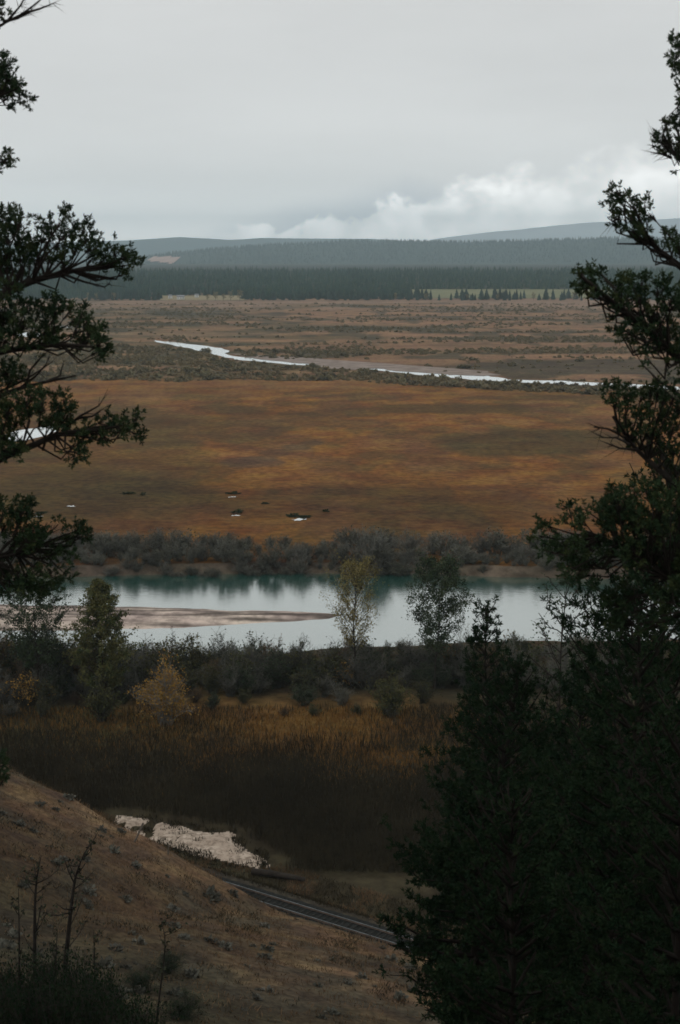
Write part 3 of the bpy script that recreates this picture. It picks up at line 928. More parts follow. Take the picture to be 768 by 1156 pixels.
rng = np.random.default_rng(21)
bank_protos = [shrub_proto('willow_shrub', rng, 1.0 * 5, 5.5, M['willow_twig'], M['willow_leaf'], nst=26, ntw=520, nlf=n, lf=0.3, tw=0.07) for n in (150, 420, 260, 60, 520)]
PB = Placer(bank_protos)
Yf = gp(384, 640)[1]
lab = 'bare grey brown willow shrub in the thicket on the far river bank'
n = 0
for row, (dy, hmin, hmax, sp) in enumerate([(0.9, 1.2, 3.0, 1.6), (4, 2.0, 4.6, 2.2), (10, 2.6, 5.6, 2.6), (17, 2.0, 4.0, 3.4)]):
    x = -72.0
    while x < 75:
        x += sp * rng.uniform(0.6, 1.4)
        y = Yf + dy + rng.uniform(-2, 2)
        px = 384 + F * x / y
        thin = fbm(np.array([px / 60.0]), np.array([row * 3.1]), 91)[0]
        if row >= 2 and thin < 0.40: continue
        if row <= 1 and thin < 0.27: continue
        hh = rng.uniform(hmin, hmax) * (0.7 + 0.6 * thin)
        if 385 < px < 455: hh *= 1.3
        if 345 < px < 380: hh *= 0.6
        s = hh / 5
        PB.put(int(rng.integers(0, 5)), (x, y, gz(x, y) - 0.1), rng.uniform(0, 6.3), (s * rng.uniform(0.9, 1.7), s * rng.uniform(0.9, 1.7), s), lab, 'shrub', 'willows along the far bank'); n += 1

dark_protos = [shrub_proto('thicket_shrub', rng, 5, 5.2, ms, ml, nst=28, ntw=620, nlf=nl, lf=0.26, tw=0.055) for ms, ml, nl in (
    ('willow_twig', 'willow_leaf', 200), ('willow_dark', 'olive_leaf', 1300), ('willow_brown', 'dark_leaf', 150), ('willow_dark', 'green_leaf', 1100),
    ('willow_brown', 'brown_leaf', 700), ('willow_dark', 'olive_leaf', 700), ('willow_twig', 'dark_leaf', 300)) for ms, ml in [(M[ms], M[ml])]]
PD = Placer(dark_protos)
lab = 'dark willow shrub in the mixed thicket on the near river bank'
for row, (py, hmin, hmax, sp) in enumerate([(739, 1.0, 3.0, 1.5), (753, 1.6, 3.8, 1.9), (762, 3.0, 6.0, 2.2), (774, 3.4, 6.4, 2.4), (786, 2.6, 4.6, 2.6), (797, 1.6, 3.2, 3.0), (808, 1.0, 2.0, 4.0)]):
    y0 = gp(384, py)[1]; x = -(384 + 60) / F * y0
    while x < (770 - 384) / F * y0:
        x += sp * rng.uniform(0.6, 1.4); y = y0 + rng.uniform(-1.5, 1.5); px = 384 + F * x / y
        thin = fbm(np.array([px / 45.0]), np.array([row * 2.7]), 95)[0]
        if row == 0 and px < 390: continue
        if row >= 4 and (px > 250) and thin < (0.5 if row == 4 else 0.62): continue
        if row == 6 and thin < 0.55: continue
        if row == 0: thin = 0.55 + 0.45 * rng.random()
        hh = rng.uniform(hmin, hmax) * (0.45 + 1.05 * thin) * (1.0 - 0.12 * (425 < px < 475)) * (1.0 + 0.35 * (px < 95))
        s = hh / 5
        PD.put(int(rng.integers(0, 7)), (x, y, gz(x, y) - 0.1), rng.uniform(0, 6.3), (s * rng.uniform(0.9, 1.4), s * rng.uniform(0.9, 1.4), s), lab, 'shrub', 'willows along the near bank')


def single_shrub(px, py, h, w, ms, ml, label, seed, **kw):
    rng = np.random.default_rng(seed); p = gp(px, py)
    o = shrub_proto('shrub', rng, h, w, ms, ml, **kw); o.location = (p[0], p[1], gz(p[0], p[1]) - 0.1)
    return tag(o, label, 'shrub')


M['grey_stem'] = mat('grey_stems', (0.13, 0.125, 0.11), (0.19, 0.18, 0.165), 1, 0.9, 0.1)
single_shrub(187, 818, 8.6, 7.0, M['grey_stem'], M['gold_leaf'], 'golden leaved willow with pale grey arching stems in the near thicket', 31, nst=40, ntw=700, nlf=4200, lf=0.26, tw=0.05, droop=0.5)
single_shrub(115, 815, 5.5, 4.5, M['willow_dark'], M['olive_leaf'], 'olive yellow willow beside the golden leaved willow', 32, nst=30, ntw=500, nlf=1300, lf=0.28)
single_shrub(440, 808, 5.6, 7.0, M['willow_dark'], M['olive_leaf'], 'round olive green bush in front of the near thicket', 33, nst=36, ntw=500, nlf=2600, lf=0.24)
single_shrub(508, 770, 4.8, 2.6, M['willow_dark'], M['rust_leaf'], 'small rust orange bush beside the deep green tree', 34, nst=20, ntw=300, nlf=900, lf=0.24)
single_shrub(30, 800, 5.0, 6.0, M['willow_dark'], M['gold_leaf'], 'yellowing bush at the left end of the near thicket', 35, nst=26, ntw=400, nlf=700, lf=0.26)
single_shrub(390, 775, 4.0, 4.0, M['willow_dark'], M['gold_leaf'], 'low yellowish bush at the foot of the pale yellow poplar', 36, nst=26, ntw=300, nlf=500, lf=0.26)

# ------------------------------------------------------------------ broadleaf trees of the near bank
def broadleaf(rng, h, crown0, rmax, prof, nb=40, up=0.8, leaf_n=30, leaf=0.3, r0=0.2, lean=(0, 0), leaf_spread=0.35, sub=5):
    """tapered trunk, ascending limbs, twigs; leaves round the twigs. returns (wood, crown)"""
    wd = MB(); cr = MB()
    t = np.linspace(0, 1, 9)
    ax = np.stack([lean[0] * t ** 1.5 * h + np.cumsum(rng.normal(size=9)) * 0.008 * h, lean[1] * t ** 1.5 * h + np.cumsum(rng.normal(size=9)) * 0.008 * h, t * h], -1)
    tube(wd, ax, r0 * (1 - 0.93 * t ** 0.8), 7)
    for k in range(nb):
        u = crown0 + (1 - crown0) * ((k + rng.random()) / nb) ** 1.0
        i = min(int(u * 8), 7); f = u * 8 - i; b = ax[i] * (1 - f) + ax[i + 1] * f
        v = (u - crown0) / (1 - crown0)
        L = rmax * prof(v) * rng.uniform(0.7, 1.15) + 0.2
        a = k * 2.4 + rng.uniform(-0.5, 0.5)
        out = np.array([math.cos(a), math.sin(a), up * rng.uniform(0.7, 1.3)]); out /= np.linalg.norm(out)
        s = np.linspace(0, 1, 5)[:, None]
        P = b + out * L * s + np.array([0, 0, 1.0]) * L * 0.18 * s ** 2 + rng.normal(size=(5, 3)) * 0.05 * L * s
        tube(wd, P, np.linspace(r0 * 0.28 * (1 - 0.6 * v), 0.015, 5), 4, 0, False)
        ns = sub; q = rng.uniform(0.3, 1, ns); i2 = np.minimum((q * 4).astype(int), 3); f2 = (q * 4 - i2)[:, None]
        bp = P[i2] * (1 - f2) + P[i2 + 1] * f2
        dd = nrm(out[None] + rng.normal(size=(ns, 3)) * 0.6); tl = L * rng.uniform(0.2, 0.42, ns)[:, None]
        twigs(wd, bp, bp + dd * tl, 0.05, rng)
        n = leaf_n
        j = rng.integers(0, ns, n); ff = rng.uniform(0.1, 1.1, n)[:, None]
        lp = bp[j] + dd[j] * tl[j] * ff + rng.normal(size=(n, 3)) * leaf_spread * 0.5
        leaves(cr, lp, rng.normal(size=(n, 3)) + np.array([0, 0, -0.2]), leaf * rng.uniform(0.6, 1.3, n), leaf * 0.75, rng)
    return wd, cr


def place_tree(name, wd, cr, m_w, m_c, loc, label, cat='tree', rz=0.0):
    e = link(name, None, None, loc, rz); tag(e, label, cat)
    link('trunk', wd.mesh('trunk', m_w, True), e)
    if cr is not None and cr.n: link('crown', cr.mesh('crown', m_c), e)
    return e


def bank_tree(px, pyb, pyt, wpx, prof, mw, mc, label, seed, name='poplar_tree', **kw):
    rng = np.random.default_rng(seed); p = gp(px, pyb); D = p[1]
    h = (pyb - pyt) / F * D * 1.03
    wd, cr = broadleaf(rng, h, kw.pop('crown0', 0.15), wpx / F * D, prof, **kw)
    return place_tree(name, wd, cr, mw, mc, (p[0], p[1], gz(p[0], p[1]) - 0.1), label)


cone = lambda v: (1 - v) ** 0.75 * min(1, 0.55 + v * 3)
ovoid = lambda v: math.sqrt(max(0.02, 1 - (2 * v - 0.9) ** 2 / 1.25)) * 0.9
bank_tree(118, 795, 652, 50, cone, M['bark_dark'], M['poplar_leaf'], 'conical yellow green poplar standing before the sandbar', 41, nb=130, up=0.6, leaf_n=170, leaf=0.27, r0=0.17, crown0=0.12)
bank_tree(44, 790, 662, 46, ovoid, M['bark_dark'], M['green_leaf'], 'dark green tree left of the conical poplar', 42, nb=70, up=0.6, leaf_n=130, leaf=0.26, r0=0.16, crown0=0.25)
bank_tree(400, 775, 640, 42, ovoid, M['bark_dark'], M['pale_leaf'], 'slender pale yellow poplar with thin see-through crown', 43, nb=64, up=1.2, leaf_n=100, leaf=0.22, r0=0.17, crown0=0.28, lean=(0.03, 0), leaf_spread=0.5)
bank_tree(489, 780, 636, 42, ovoid, M['bark_dark'], M['green_leaf'], 'deep green poplar right of the pale yellow one', 44, nb=70, up=0.8, leaf_n=150, leaf=0.27, r0=0.16, crown0=0.3, lean=(0.015, 0), leaf_spread=0.5)
bank_tree(196, 790, 702, 9, cone, M['bark_dark'], M['dark_leaf'], 'thin bare sapling rising behind the golden leaved willow', 45, name='bare_sapling', nb=26, up=1.1, leaf_n=1, leaf=0.12, r0=0.09, crown0=0.4)
bank_tree(345, 775, 720, 14, ovoid, M['willow_dark'], M['dark_leaf'], 'bare twiggy sapling in the thicket left of the pale poplar', 46, name='bare_sapling', nb=30, up=1.2, leaf_n=2, leaf=0.15, r0=0.07, crown0=0.25)
bank_tree(524, 775, 695, 14, ovoid, M['willow_twig'], M['willow_leaf'], 'bare grey sapling between the deep green poplar and the fir tip', 47, name='bare_sapling', nb=36, up=1.2, leaf_n=3, leaf=0.15, r0=0.07, crown0=0.25)
bank_tree(262, 780, 722, 12, ovoid, M['willow_dark'], M['dark_leaf'], 'bare twiggy sapling right of the golden leaved willow', 48, name='bare_sapling', nb=30, up=1.2, leaf_n=2, leaf=0.15, r0=0.07, crown0=0.25)

# ------------------------------------------------------------------ scrub of the far plain
rng = np.random.default_rng(51)
def tiny_bush(rng):
    mb = MB(); n = 60
    d = nrm(rng.normal(size=(n, 3)) * np.array([1, 1, 0.8]) + np.array([0, 0, 0.35])); d[:, 2] = np.abs(d[:, 2])
    p = d * rng.uniform(0.15, 0.5, n)[:, None] * np.array([1, 1, 1.1])
    leaves(mb, p, d + rng.normal(size=(n, 3)) * 0.4, rng.uniform(0.22, 0.5, n), 0.3, rng)
    m = 24
    q = nrm(rng.normal(size=(m, 3)) * np.array([1, 1, 0.3]) + np.array([0, 0, 0.8]))
    twigs(mb, np.zeros((m, 3)), q * rng.uniform(0.6, 1.0, m)[:, None], 0.05, rng)
    return mb


bushes = [tiny_bush(rng) for _ in range(6)]
FR = np.array(plan(up + lo, 0.12))
cand = []
N = 60000
py = rng.uniform(343, 470, N); px = rng.uniform(-40, 810, N)
G = np.stack([gp(a, b) for a, b in zip(px, py)])
X, Y = G[:, 0], G[:, 1]
ns = fbm(X / 420, Y / 150, 31, 4); nn = fbm(X / 120, Y / 90, 32, 4); nb_ = fbm(X / 40, Y / 60, 33, 3)
upper = np.interp(px, [p[0] for p in up], [p[1] for p in up]); lower = np.interp(px, [p[0] for p in lo][::-1], [p[1] for p in lo][::-1])
medge = 426 + 0.055 * np.maximum(px - 380, 0) + 9 * (fbm(X / 50, Y / 50, 36, 3) - 0.5)
dens = np.maximum(sst(nn * 0.6 + nb_ * 0.4, 0.46, 0.62) * 0.6, 0.7 * sst(fbm(X / 170, Y / 42, 35, 4), 0.52, 0.62))
belt = (py > lower + 1.5) & (py < np.maximum(medge, lower + 6) + 4) & (px > 100)
dens = np.where(belt, np.maximum(dens, 0.6 * sst(nb_, 0.3, 0.5)), dens)
dens = np.where((py > medge + 3) & ~belt, 0, dens)
dens = np.where((px > 540) & (py > 405) & (py < upper), dens * 0.15, dens)
dens = np.where((py > 372) & (py < 381) & (px < 330) & (px > 100), dens * 0.1, dens)
dens = dens * np.interp(py, [343, 380, 420], [0.75, 0.6, 0.5])
wet = poly_sd(FR, X, Y) < 4
ok = (rng.random(N) < dens) & ~wet
X, Y, py, px = X[ok], Y[ok], py[ok], px[ok]
S = rng.uniform(0.9, 2.6, len(X)) * (0.7 + 0.6 * rng.random(len(X)))
big = np.argsort(-(S / Y))[:280]
bm = np.zeros(len(X), bool); bm[big] = True
PS = Placer([link('scrub_bush', b.mesh('scrub_bush', M['scrub_obj'])) for b in bushes])
for i in np.where(bm)[0]:
    s = S[i] * 1.15
    PS.put(int(i), (X[i], Y[i], -0.15), rng.uniform(0, 6.3), (s * 1.3, s * 1.3, s), 'low olive grey bush among the scrub along the far river bend', 'bush', 'scrub bushes along the far river')
r = ~bm
struct('scrub', scatter_mesh(bushes, np.stack([X[r], Y[r], np.full(r.sum(), -0.1)], -1), S[r], rng.uniform(0, 6.3, r.sum()), 'scrub', M['scrub']), 'olive and brown scrub dotting the far plain', 'stuff')
# a dark islet bush in the far bend
p = gp(232, 397); PS.put(1, (p[0], p[1], 0.1), 0.4, (5.5, 5.5, 3.6), 'dark round bush on the islet in the far river bend', 'bush')
# yellow aspens at the forest edge
asp = []
for i, (px, hh) in enumerate([(245, 10), (254, 8), (262, 11), (272, 12), (236, 7), (480, 8), (526, 7), (103, 9), (112, 8), (131, 9), (446, 9), (600, 9), (560, 7), (645, 10)]):
    y = FRONT - 8 + rng.uniform(-6, 6); x = (px - 384) / F * y
    if i < 3:
        wd, cr = broadleaf(np.random.default_rng(60 + i), 1.0, 0.2, 0.22, ovoid, nb=14, leaf_n=12, leaf=0.11, r0=0.03, leaf_spread=0.1, sub=3)
        cm = MB(); cm.merge(cr); wm = MB(); wm.merge(wd)
        o = link('aspen_tree', cm.mesh('aspen_tree', M['pale_leaf'])); link('trunk', wm.mesh('trunk', M['bark_pale']), o); asp.append(o)
        o.location = (x, y, 0); o.scale = (hh, hh, hh)
    else: o = copy_tree(asp[i % 3], (x, y, 0), rng.uniform(0, 6), (hh, hh, hh))
    tag(o, 'pale yellow aspen in front of the dark forest edge', 'tree', 'aspens along the forest edge')
# dark sedge rims and tufts in the meadow
sed = [link('sedge_clump', b.mesh('sedge_clump', M['dark_sedge'] if 'dark_sedge' in M else M.setdefault('dark_sedge', mat('dark_sedge', (0.022, 0.03, 0.014), (0.035, 0.042, 0.018), 1, 0.95, 0.05)))) for b in bushes[:2]]
PE = Placer(sed)
for i, (px, py, w, lab) in enumerate([(264, 557.5, 3.2, 'dark sedge clump behind the tiny bright puddle'), (268, 578.5, 4.2, 'dark sedge clump behind the tiny pale puddle'),
                                     (334, 583, 4.4, 'dark sedge clump behind the bright pool'), (346, 584, 2.4, 'small dark sedge clump right of the bright pool'), (368, 577.5, 2.2, 'dark sedge clump up and right of the bright pool'),
                                     (144, 557.5, 3.0, 'dark sedge clump alone in the left meadow'), (162, 558.5, 2.0, 'smaller dark sedge clump beside the lone left one'), (300, 569, 1.5, 'tiny dark sedge clump above the bright pool'), (45, 580, 2.8, 'dark sedge clump behind the left puddle')]):
    p = gp(px, py); PE.put(i, (p[0], p[1], -0.05), i * 1.3, (w, w * 0.55, 0.9), lab, 'sedge')

# ------------------------------------------------------------------ reeds, marsh grass and hillside grass (uncountable)
def blades(name, X, Y, Z, h, w, rng, m, lean=0.25, per=1, label=None):
    n = len(X); mb = MB()
    P = np.stack([X, Y, Z], -1)
    D = np.stack([rng.normal(size=n) * lean, rng.normal(size=n) * lean, np.ones(n)], -1)
    leaves(mb, P, D, h, w, rng)
    return struct(name, mb.mesh(name, m), label, 'stuff')


rng = np.random.default_rng(71)
N = 125000
py = rng.uniform(800, 985, N); px = rng.uniform(-30, 760, N)
d_ = np.stack([(px - 384) / F, (578 - py) / F], -1)
dirs = FW[None] + RT[None] * d_[:, :1] + UP[None] * d_[:, 1:]
k = -H / dirs[:, 2]; X = dirs[:, 0] * k; Y = dirs[:, 1] * k
dd, ss_ = dS(X, Y)
MUDP = np.array(plan([(134, 922), (160, 927), (200, 933), (232, 941), (257, 943), (264, 953), (287, 964), (308, 977), (293, 980), (262, 975), (240, 969), (222, 963), (195, 955), (165, 948), (134, 936)]))
ms = poly_sd(MUDP, X, Y)
gpat = np.hypot((px - 350) / 230, (py - 815) / 42) + 1.0 * (fbm(X / 8, Y / 14, 24, 3) - .5)
gpat = np.minimum(gpat, np.hypot((px - 450) / 80, (py - 858) / 26) + 1.0 * (fbm(X / 6, Y / 9, 28, 3) - .5) + 0.15)
gpat2 = np.hypot((px - 60) / 140, (py - 815) / 20) + 1.0 * (fbm(X / 8, Y / 14, 25, 3) - .5)
isgold = (gpat + 0.42 * rng.normal(size=N) < 0.82) | ((gpat2 < 0.95) & (rng.random(N) < 0.5))
stand = fbm(X / 7, Y / 7, 77, 3)
keep = (dd < -6.0) & (ms > 1.5 + 2 * rng.random(N))
dk = keep & ~isgold
struct_r = blades('reeds', X[dk], Y[dk], np.full(dk.sum(), -0.15), (0.9 + 1.0 * stand[dk]) * rng.uniform(0.6, 1.15, dk.sum()), 0.07, rng, M['reed'], 0.22, label='dark brown reed bed filling the marsh below the thicket')
gk = keep & isgold
blades('grass', X[gk], Y[gk], np.full(gk.sum(), -0.1), rng.uniform(0.35, 0.9, gk.sum()), 0.08, rng, M['gold_grass'], 0.4, label='golden dry grass patch between thicket and reed bed')

# mud flat beside the track
def mud_mat():
    m = bpy.data.materials.new('dry_mud'); m.use_nodes = True
    t = NT(m.node_tree); b = t.n['Principled BSDF']; g = t.node('ShaderNodeNewGeometry'); pos = g.outputs['Position']
    n1 = t.noise(pos, 1.6, 5, 0.7); n2 = t.noise(pos, 0.3, 4, 0.6)
    wob = t.node('ShaderNodeVectorMath', operation='ADD'); t.l.new(pos, wob.inputs[0]); t.l.new(t.noise(pos, 0.9, 3, 0.6, out=1), wob.inputs[1])
    vo = t.node('ShaderNodeTexVoronoi', feature='DISTANCE_TO_EDGE'); vo.inputs['Scale'].default_value = 0.55; t.l.new(wob.outputs[0], vo.inputs['Vector'])
    c = t.mix(t.ss(n2, 0.35, 0.65), rgb(0.38, 0.30, 0.235), rgb(0.52, 0.425, 0.34))
    c = t.mix(t.ss(n1, 0.46, 0.62), c, rgb(0.24, 0.185, 0.14))
    c = t.mix(t.m('MULTIPLY', t.ss(vo.outputs['Distance'], 0.09, 0.02), t.ss(n2, 0.42, 0.56, 0.0, 0.55)), c, rgb(0.19, 0.15, 0.115))
    t.l.new(c, b.inputs['Base Color']); b.inputs['Roughness'].default_value = 0.95; b.inputs['Specular IOR Level'].default_value = 0.1
    return m


M['mud'] = mud_mat()
rng2 = np.random.default_rng(5)
gx = np.arange(MUDP[:, 0].min() - 2, MUDP[:, 0].max() + 2, 0.35); gy = np.arange(MUDP[:, 1].min() - 2, MUDP[:, 1].max() + 2, 0.35)
GY, GX = np.meshgrid(gy, gx, indexing='ij')
sd = poly_sd(MUDP, GX, GY).reshape(GX.shape) + 1.8 * (fbm(GX / 2.2, GY / 2.0, 29, 4) - 0.5)
zz = 0.28 - np.clip(sd + 1.5, 0, 4) * 0.12 + 0.10 * (fbm(GX / 1.2, GY / 1.2, 16) - 0.5)
zz = zz - 0.5 * sst(fbm(GX / 1.5, GY / 2.2, 43, 4), 0.64, 0.70) * sst(sd, -4, -0.5)
mb = MB(); Fq = grid_faces(len(gy), len(gx)); ok = (sd < 0.6).ravel()[Fq].all(1)
mb.add(np.stack([GX, GY, zz], -1), Fq[ok]); struct('mud_flat', mb.mesh('mud_flat', M['mud'], True), 'pale cracked mud flat beside the railway')

N = 6000
X = rng2.uniform(MUDP[:, 0].min(), MUDP[:, 0].max(), N); Y = rng2.uniform(MUDP[:, 1].min(), MUDP[:, 1].max(), N)
sdm = poly_sd(MUDP, X, Y); ok = (sdm < 1.2) & (fbm(X / 1.1, Y / 1.5, 45, 3) + 0.20 * sst(sdm, -1.0, 0.6) > 0.58)
X, Y = X[ok], Y[ok]
blades('weeds', X, Y, np.full(len(X), -0.05), rng2.uniform(0.35, 0.75, len(X)), 0.09, rng2, M['reed'], 0.5, label='dark weed tufts growing through the mud flat')

# grass around the mud flat and on the outer shoulder
N = 16000
s_ = rng.uniform(-40, 25, N); d0 = -rng.uniform(2.2, 8.5, N)
X = CEN[0] + nin[0] * d0 + tdir[0] * s_; Y = CEN[1] + nin[1] * d0 + tdir[1] * s_
ok = poly_sd(MUDP, X, Y) > 0.3
X, Y = X[ok], Y[ok]; Z = np.maximum(hill_height(X, Y), 0) - 0.05
pat = fbm(X / 4, Y / 4, 19, 3)
a = pat > 0.55
blades('grass', X[a], Y[a], Z[a], rng.uniform(0.25, 0.6, a.sum()), 0.06, rng, M['dry_grass'], 0.4, label='thin strip of dry grass between railway and reed bed')
blades('weeds', X[~a], Y[~a], Z[~a], rng.uniform(0.2, 0.5, (~a).sum()), 0.06, rng, M['reed'], 0.4, label='dark weeds on the outer side of the railway')

# hillside grass
N = 190000
X = rng.uniform(-75, 50, N); Y = rng.uniform(38, 150, N)
dd, s_ = dS(X, Y); Z = hill_height(X, Y)
ppx, ppy = proj(X, Y, Z)
cl = fbm(X / 1.6, Y / 1.6, 101, 3)
ok = (dd > 1.6) & (ppx > -40) & (ppx < 800) & (ppy < 1200) & (rng.random(N) < (sst(cl, 0.3, 0.6) + 0.12) * (0.25 + 0.75 * sst(Y + 0.35 * X + 16 * (cl - 0.5), 72, 106)))
X, Y, Z, dd = X[ok], Y[ok], Z[ok], dd[ok]
hgt = rng.uniform(0.18, 0.5, len(X)) * (0.6 + 0.8 * cl[ok])
blades('dry_grass', X, Y, Z - 0.04, hgt, 0.05, rng, M['dry_grass'], 0.55, label='dry tan grass covering the hillside')

wk = (fbm(X / 4, Y / 4, 104, 3) > 0.56)
blades('weeds', X[wk] + 0.2, Y[wk] + 0.1, Z[wk] - 0.04, rng.uniform(0.2, 0.45, wk.sum()), 0.07, rng, M['reed'], 0.6, label='dark withered weeds in patches on the hillside')

# sagebrush
rng = np.random.default_rng(81)
sageb = [link('sagebrush', b.mesh('sagebrush', M['sage'])) for b in bushes[:4]]
PG = Placer(sageb)
pts = [(237, 1014, 1.5, 'largest grey green sagebrush near the railway'), (152, 979, 0.9, 'pale sagebrush near the leaning post'), (140, 932, 1.3, 'grey sagebrush at the hill crest by the mud flat')]
for i, (px, py, s, lab) in enumerate(pts):
    p = hill_hit(px, py)
    if p is not None: PG.put(i, (p[0], p[1], p[2] - 0.1), i, (s, s, s * 0.9), lab, 'sagebrush')
k = 0
while k < 90:
    px = rng.uniform(0, 470); py = rng.uniform(870, 1150)
    p = hill_hit(px, py)
    if p is None or dS(p[0], p[1])[0] < 3: continue
    s = rng.uniform(0.35, 1.0) ** 1.2
    PG.put(k, (p[0], p[1], p[2] - 0.06), rng.uniform(0, 6), (s, s, s * 0.85), 'small grey sagebrush scattered on the dry hillside', 'sagebrush', 'sagebrush on the hillside'); k += 1

# ------------------------------------------------------------------ railway
trk = link('railway_track', None, None, tuple(CEN)); tag(trk, 'single railway track curving round the foot of the hillside', 'railway track')
ang = math.atan2(tdir[1], tdir[0]); trk.rotation_euler = (0, 0, ang)
def bend(s): return 0.0 if s > -8 else 0.006 * (s + 8) ** 2 * (1 if np.dot(nin[:2], [-math.sin(ang), math.cos(ang)]) > 0 else -1)
SS = np.linspace(-34, 30, 80)
for sgn in (-1, 1):
    mb = MB()
    prof = [(-0.07, -0.16), (0.07, -0.16), (0.02, -0.12), (0.02, -0.05), (0.036, -0.04), (0.036, -0.001), (-0.036, -0.001), (-0.036, -0.04), (-0.02, -0.05), (-0.02, -0.12)]
    n = len(prof); V = []
    for s in SS:
        for (a, b) in prof: V.append((s, bend(s) + sgn * GA / 2 + a, b))
    i = np.arange(len(SS) - 1)[:, None] * n; j = np.arange(n)[None]; Fq = np.stack([i + j, i + (j + 1) % n, i + n + (j + 1) % n, i + n + j], -1)
    body = np.concatenate([Fq[:, :5].reshape(-1, 4), Fq[:, 6:].reshape(-1, 4)])
    mb.add(V, body, 0); mb.F[4].append(Fq[:, 5].reshape(-1, 4)); mb.M[4].append(np.ones(len(SS) - 1, np.int32))
    ro = link('rail', mb.mesh('rail', [M['rail'], M['rail_head']]), trk)
mb = MB(); box(mb, (-0.11, -1.3, -0.30), (0.11, 1.3, -0.155)); sm = mb.mesh('sleeper', M['sleeper'])
for k in range(98):
    s = -30 + 0.61 * k
    o = link('sleeper', sm, trk, (s, bend(s), 0))
bs_ = np.linspace(-34, 30, 160); dv = np.array([-2.6, -2.1, -1.6, -1.35, -1.1, -0.7, -0.35, 0, 0.35, 0.7, 1.1, 1.35, 1.6, 2.1, 2.6]); dzv = np.array([-0.75, -0.45, -0.22, -0.2, -0.2, -0.2, -0.2, -0.2, -0.2, -0.2, -0.2, -0.2, -0.22, -0.45, -0.75])
B, D_ = np.meshgrid(bs_, dv, indexing='ij'); rngb = np.random.default_rng(3)
mb = MB(); mb.add(np.stack([B, D_ + np.array([bend(s) for s in bs_])[:, None], dzv[None] + rngb.normal(size=B.shape) * 0.02], -1), grid_faces(160, 15)); link('ballast_bed', mb.mesh('ballast_bed', M['ballast']), trk)

# lineside posts and a fallen timber
def post(px, py, h, r, lean, label, m, name='post', cap=False):
    p = hill_hit(px, py)
    if p is None: p = gp(px, py, 1.0)
    mb = MB(); L = np.array([lean[0], lean[1], 1.0]); L /= np.linalg.norm(L)
    tube(mb, [L * -0.3, L * h * 0.5, L * h], [r, r * 0.95, r * 0.85], 7)
    o = link(name, mb.mesh(name, m), None, tuple(p)); return tag(o, label, 'post')


post(152, 951, 1.9, 0.09, (0.45, 0.1), 'weathered wooden post leaning beside the mud flat', M['wood'], 'wooden_post')
post(190, 965, 1.0, 0.07, (0.05, 0), 'short pale marker post beside the track', M['bark_pale'], 'marker_post')
mb = MB()
p = gp(313, 988, 0.3)
tube(mb, [(-2.4, 0.9, 0.0), (-1.2, 0.45, 0.08), (0, 0, 0.1), (1.4, -0.6, 0.12), (2.6, -1.0, 0.05)], [0.34, 0.32, 0.30, 0.27, 0.22], 9)
tube(mb, [(-0.6, 0.25, 0.2), (-0.9, 0.9, 0.7), (-1.3, 1.3, 0.9)], [0.1, 0.06, 0.03], 5)
o = link('fallen_log', mb.mesh('fallen_log', M['bark_dark'], True), None, (p[0], p[1], 0.25)); tag(o, 'dark fallen log lying between railway and mud flat', 'log')

# ------------------------------------------------------------------ foreground conifers
def tufts(mb, P, D, k, ln, wd, rng, spread=0.75, along=0.6):
    n = len(P); PP = np.repeat(P, k, 0); DD = np.repeat(nrm(D), k, 0)
    u = rng.uniform(0, along, (n * k, 1)) * ln * 1.5
    d = nrm(DD * 0.9 + rng.normal(size=(n * k, 3)) * spread)
    leaves(mb, PP + DD * u, d, ln * rng.uniform(0.7, 1.2, n * k), wd, rng)


def limb_growth(rng, b, a, L, up0, nseg=7, sag=0.25, tipup=0.35):
    s = np.linspace(0, 1, nseg)
    hd = np.array([math.cos(a), math.sin(a), 0])
    z = L * (math.tan(up0) * s - sag * s ** 1.6 + tipup * s ** 3)
    P = b + hd[None] * (L * s)[:, None] + np.array([0, 0, 1.0])[None] * z[:, None]
    return P + rng.normal(size=(nseg, 3)) * 0.03 * L * s[:, None]


def dress(fol, wood, P, L, rng, dens=5.0, ln=0.14, wd=0.05, k=9, start=0.25, tw=0.02, sl=0.38, spread=0.75):
    """side twigs and needle tufts along a limb given by its polyline P"""
    n = max(int(L * dens), 3); nseg = len(P) - 1
    q = np.sort(rng.uniform(start, 1, n)); i = np.minimum((q * nseg).astype(int), nseg - 1); f = (q * nseg - i)[:, None]
    b = P[i] * (1 - f) + P[i + 1] * f; T = nrm(P[i + 1] - P[i])
    side = nrm(np.cross(T, np.array([0, 0, 1.0])[None])) * np.where(np.arange(n) % 2 == 0, 1, -1)[:, None]
    d = nrm(T * 0.75 + side * rng.uniform(0.4, 1.1, n)[:, None] + np.array([0, 0, 1.0])[None] * rng.uniform(-0.15, 0.5, n)[:, None])
    l = (sl * L * (1.1 - 0.75 * q) * rng.uniform(0.5, 1.2, n) + ln)[:, None]
    twigs(wood, b, b + d * l, tw, rng)
    m = np.maximum((l[:, 0] / (ln * 0.85)).astype(int), 1)
    j = np.repeat(np.arange(n), m); u = rng.uniform(0.25, 1.0, len(j))[:, None]
    tp = b[j] + d[j] * l[j] * u + rng.normal(size=(len(j), 3)) * ln * 0.35
    td = d[j] + rng.normal(size=(len(j), 3)) * 0.45 + np.array([0, 0, 0.3])
    tufts(fol, tp, td, k, ln, wd, rng, spread)


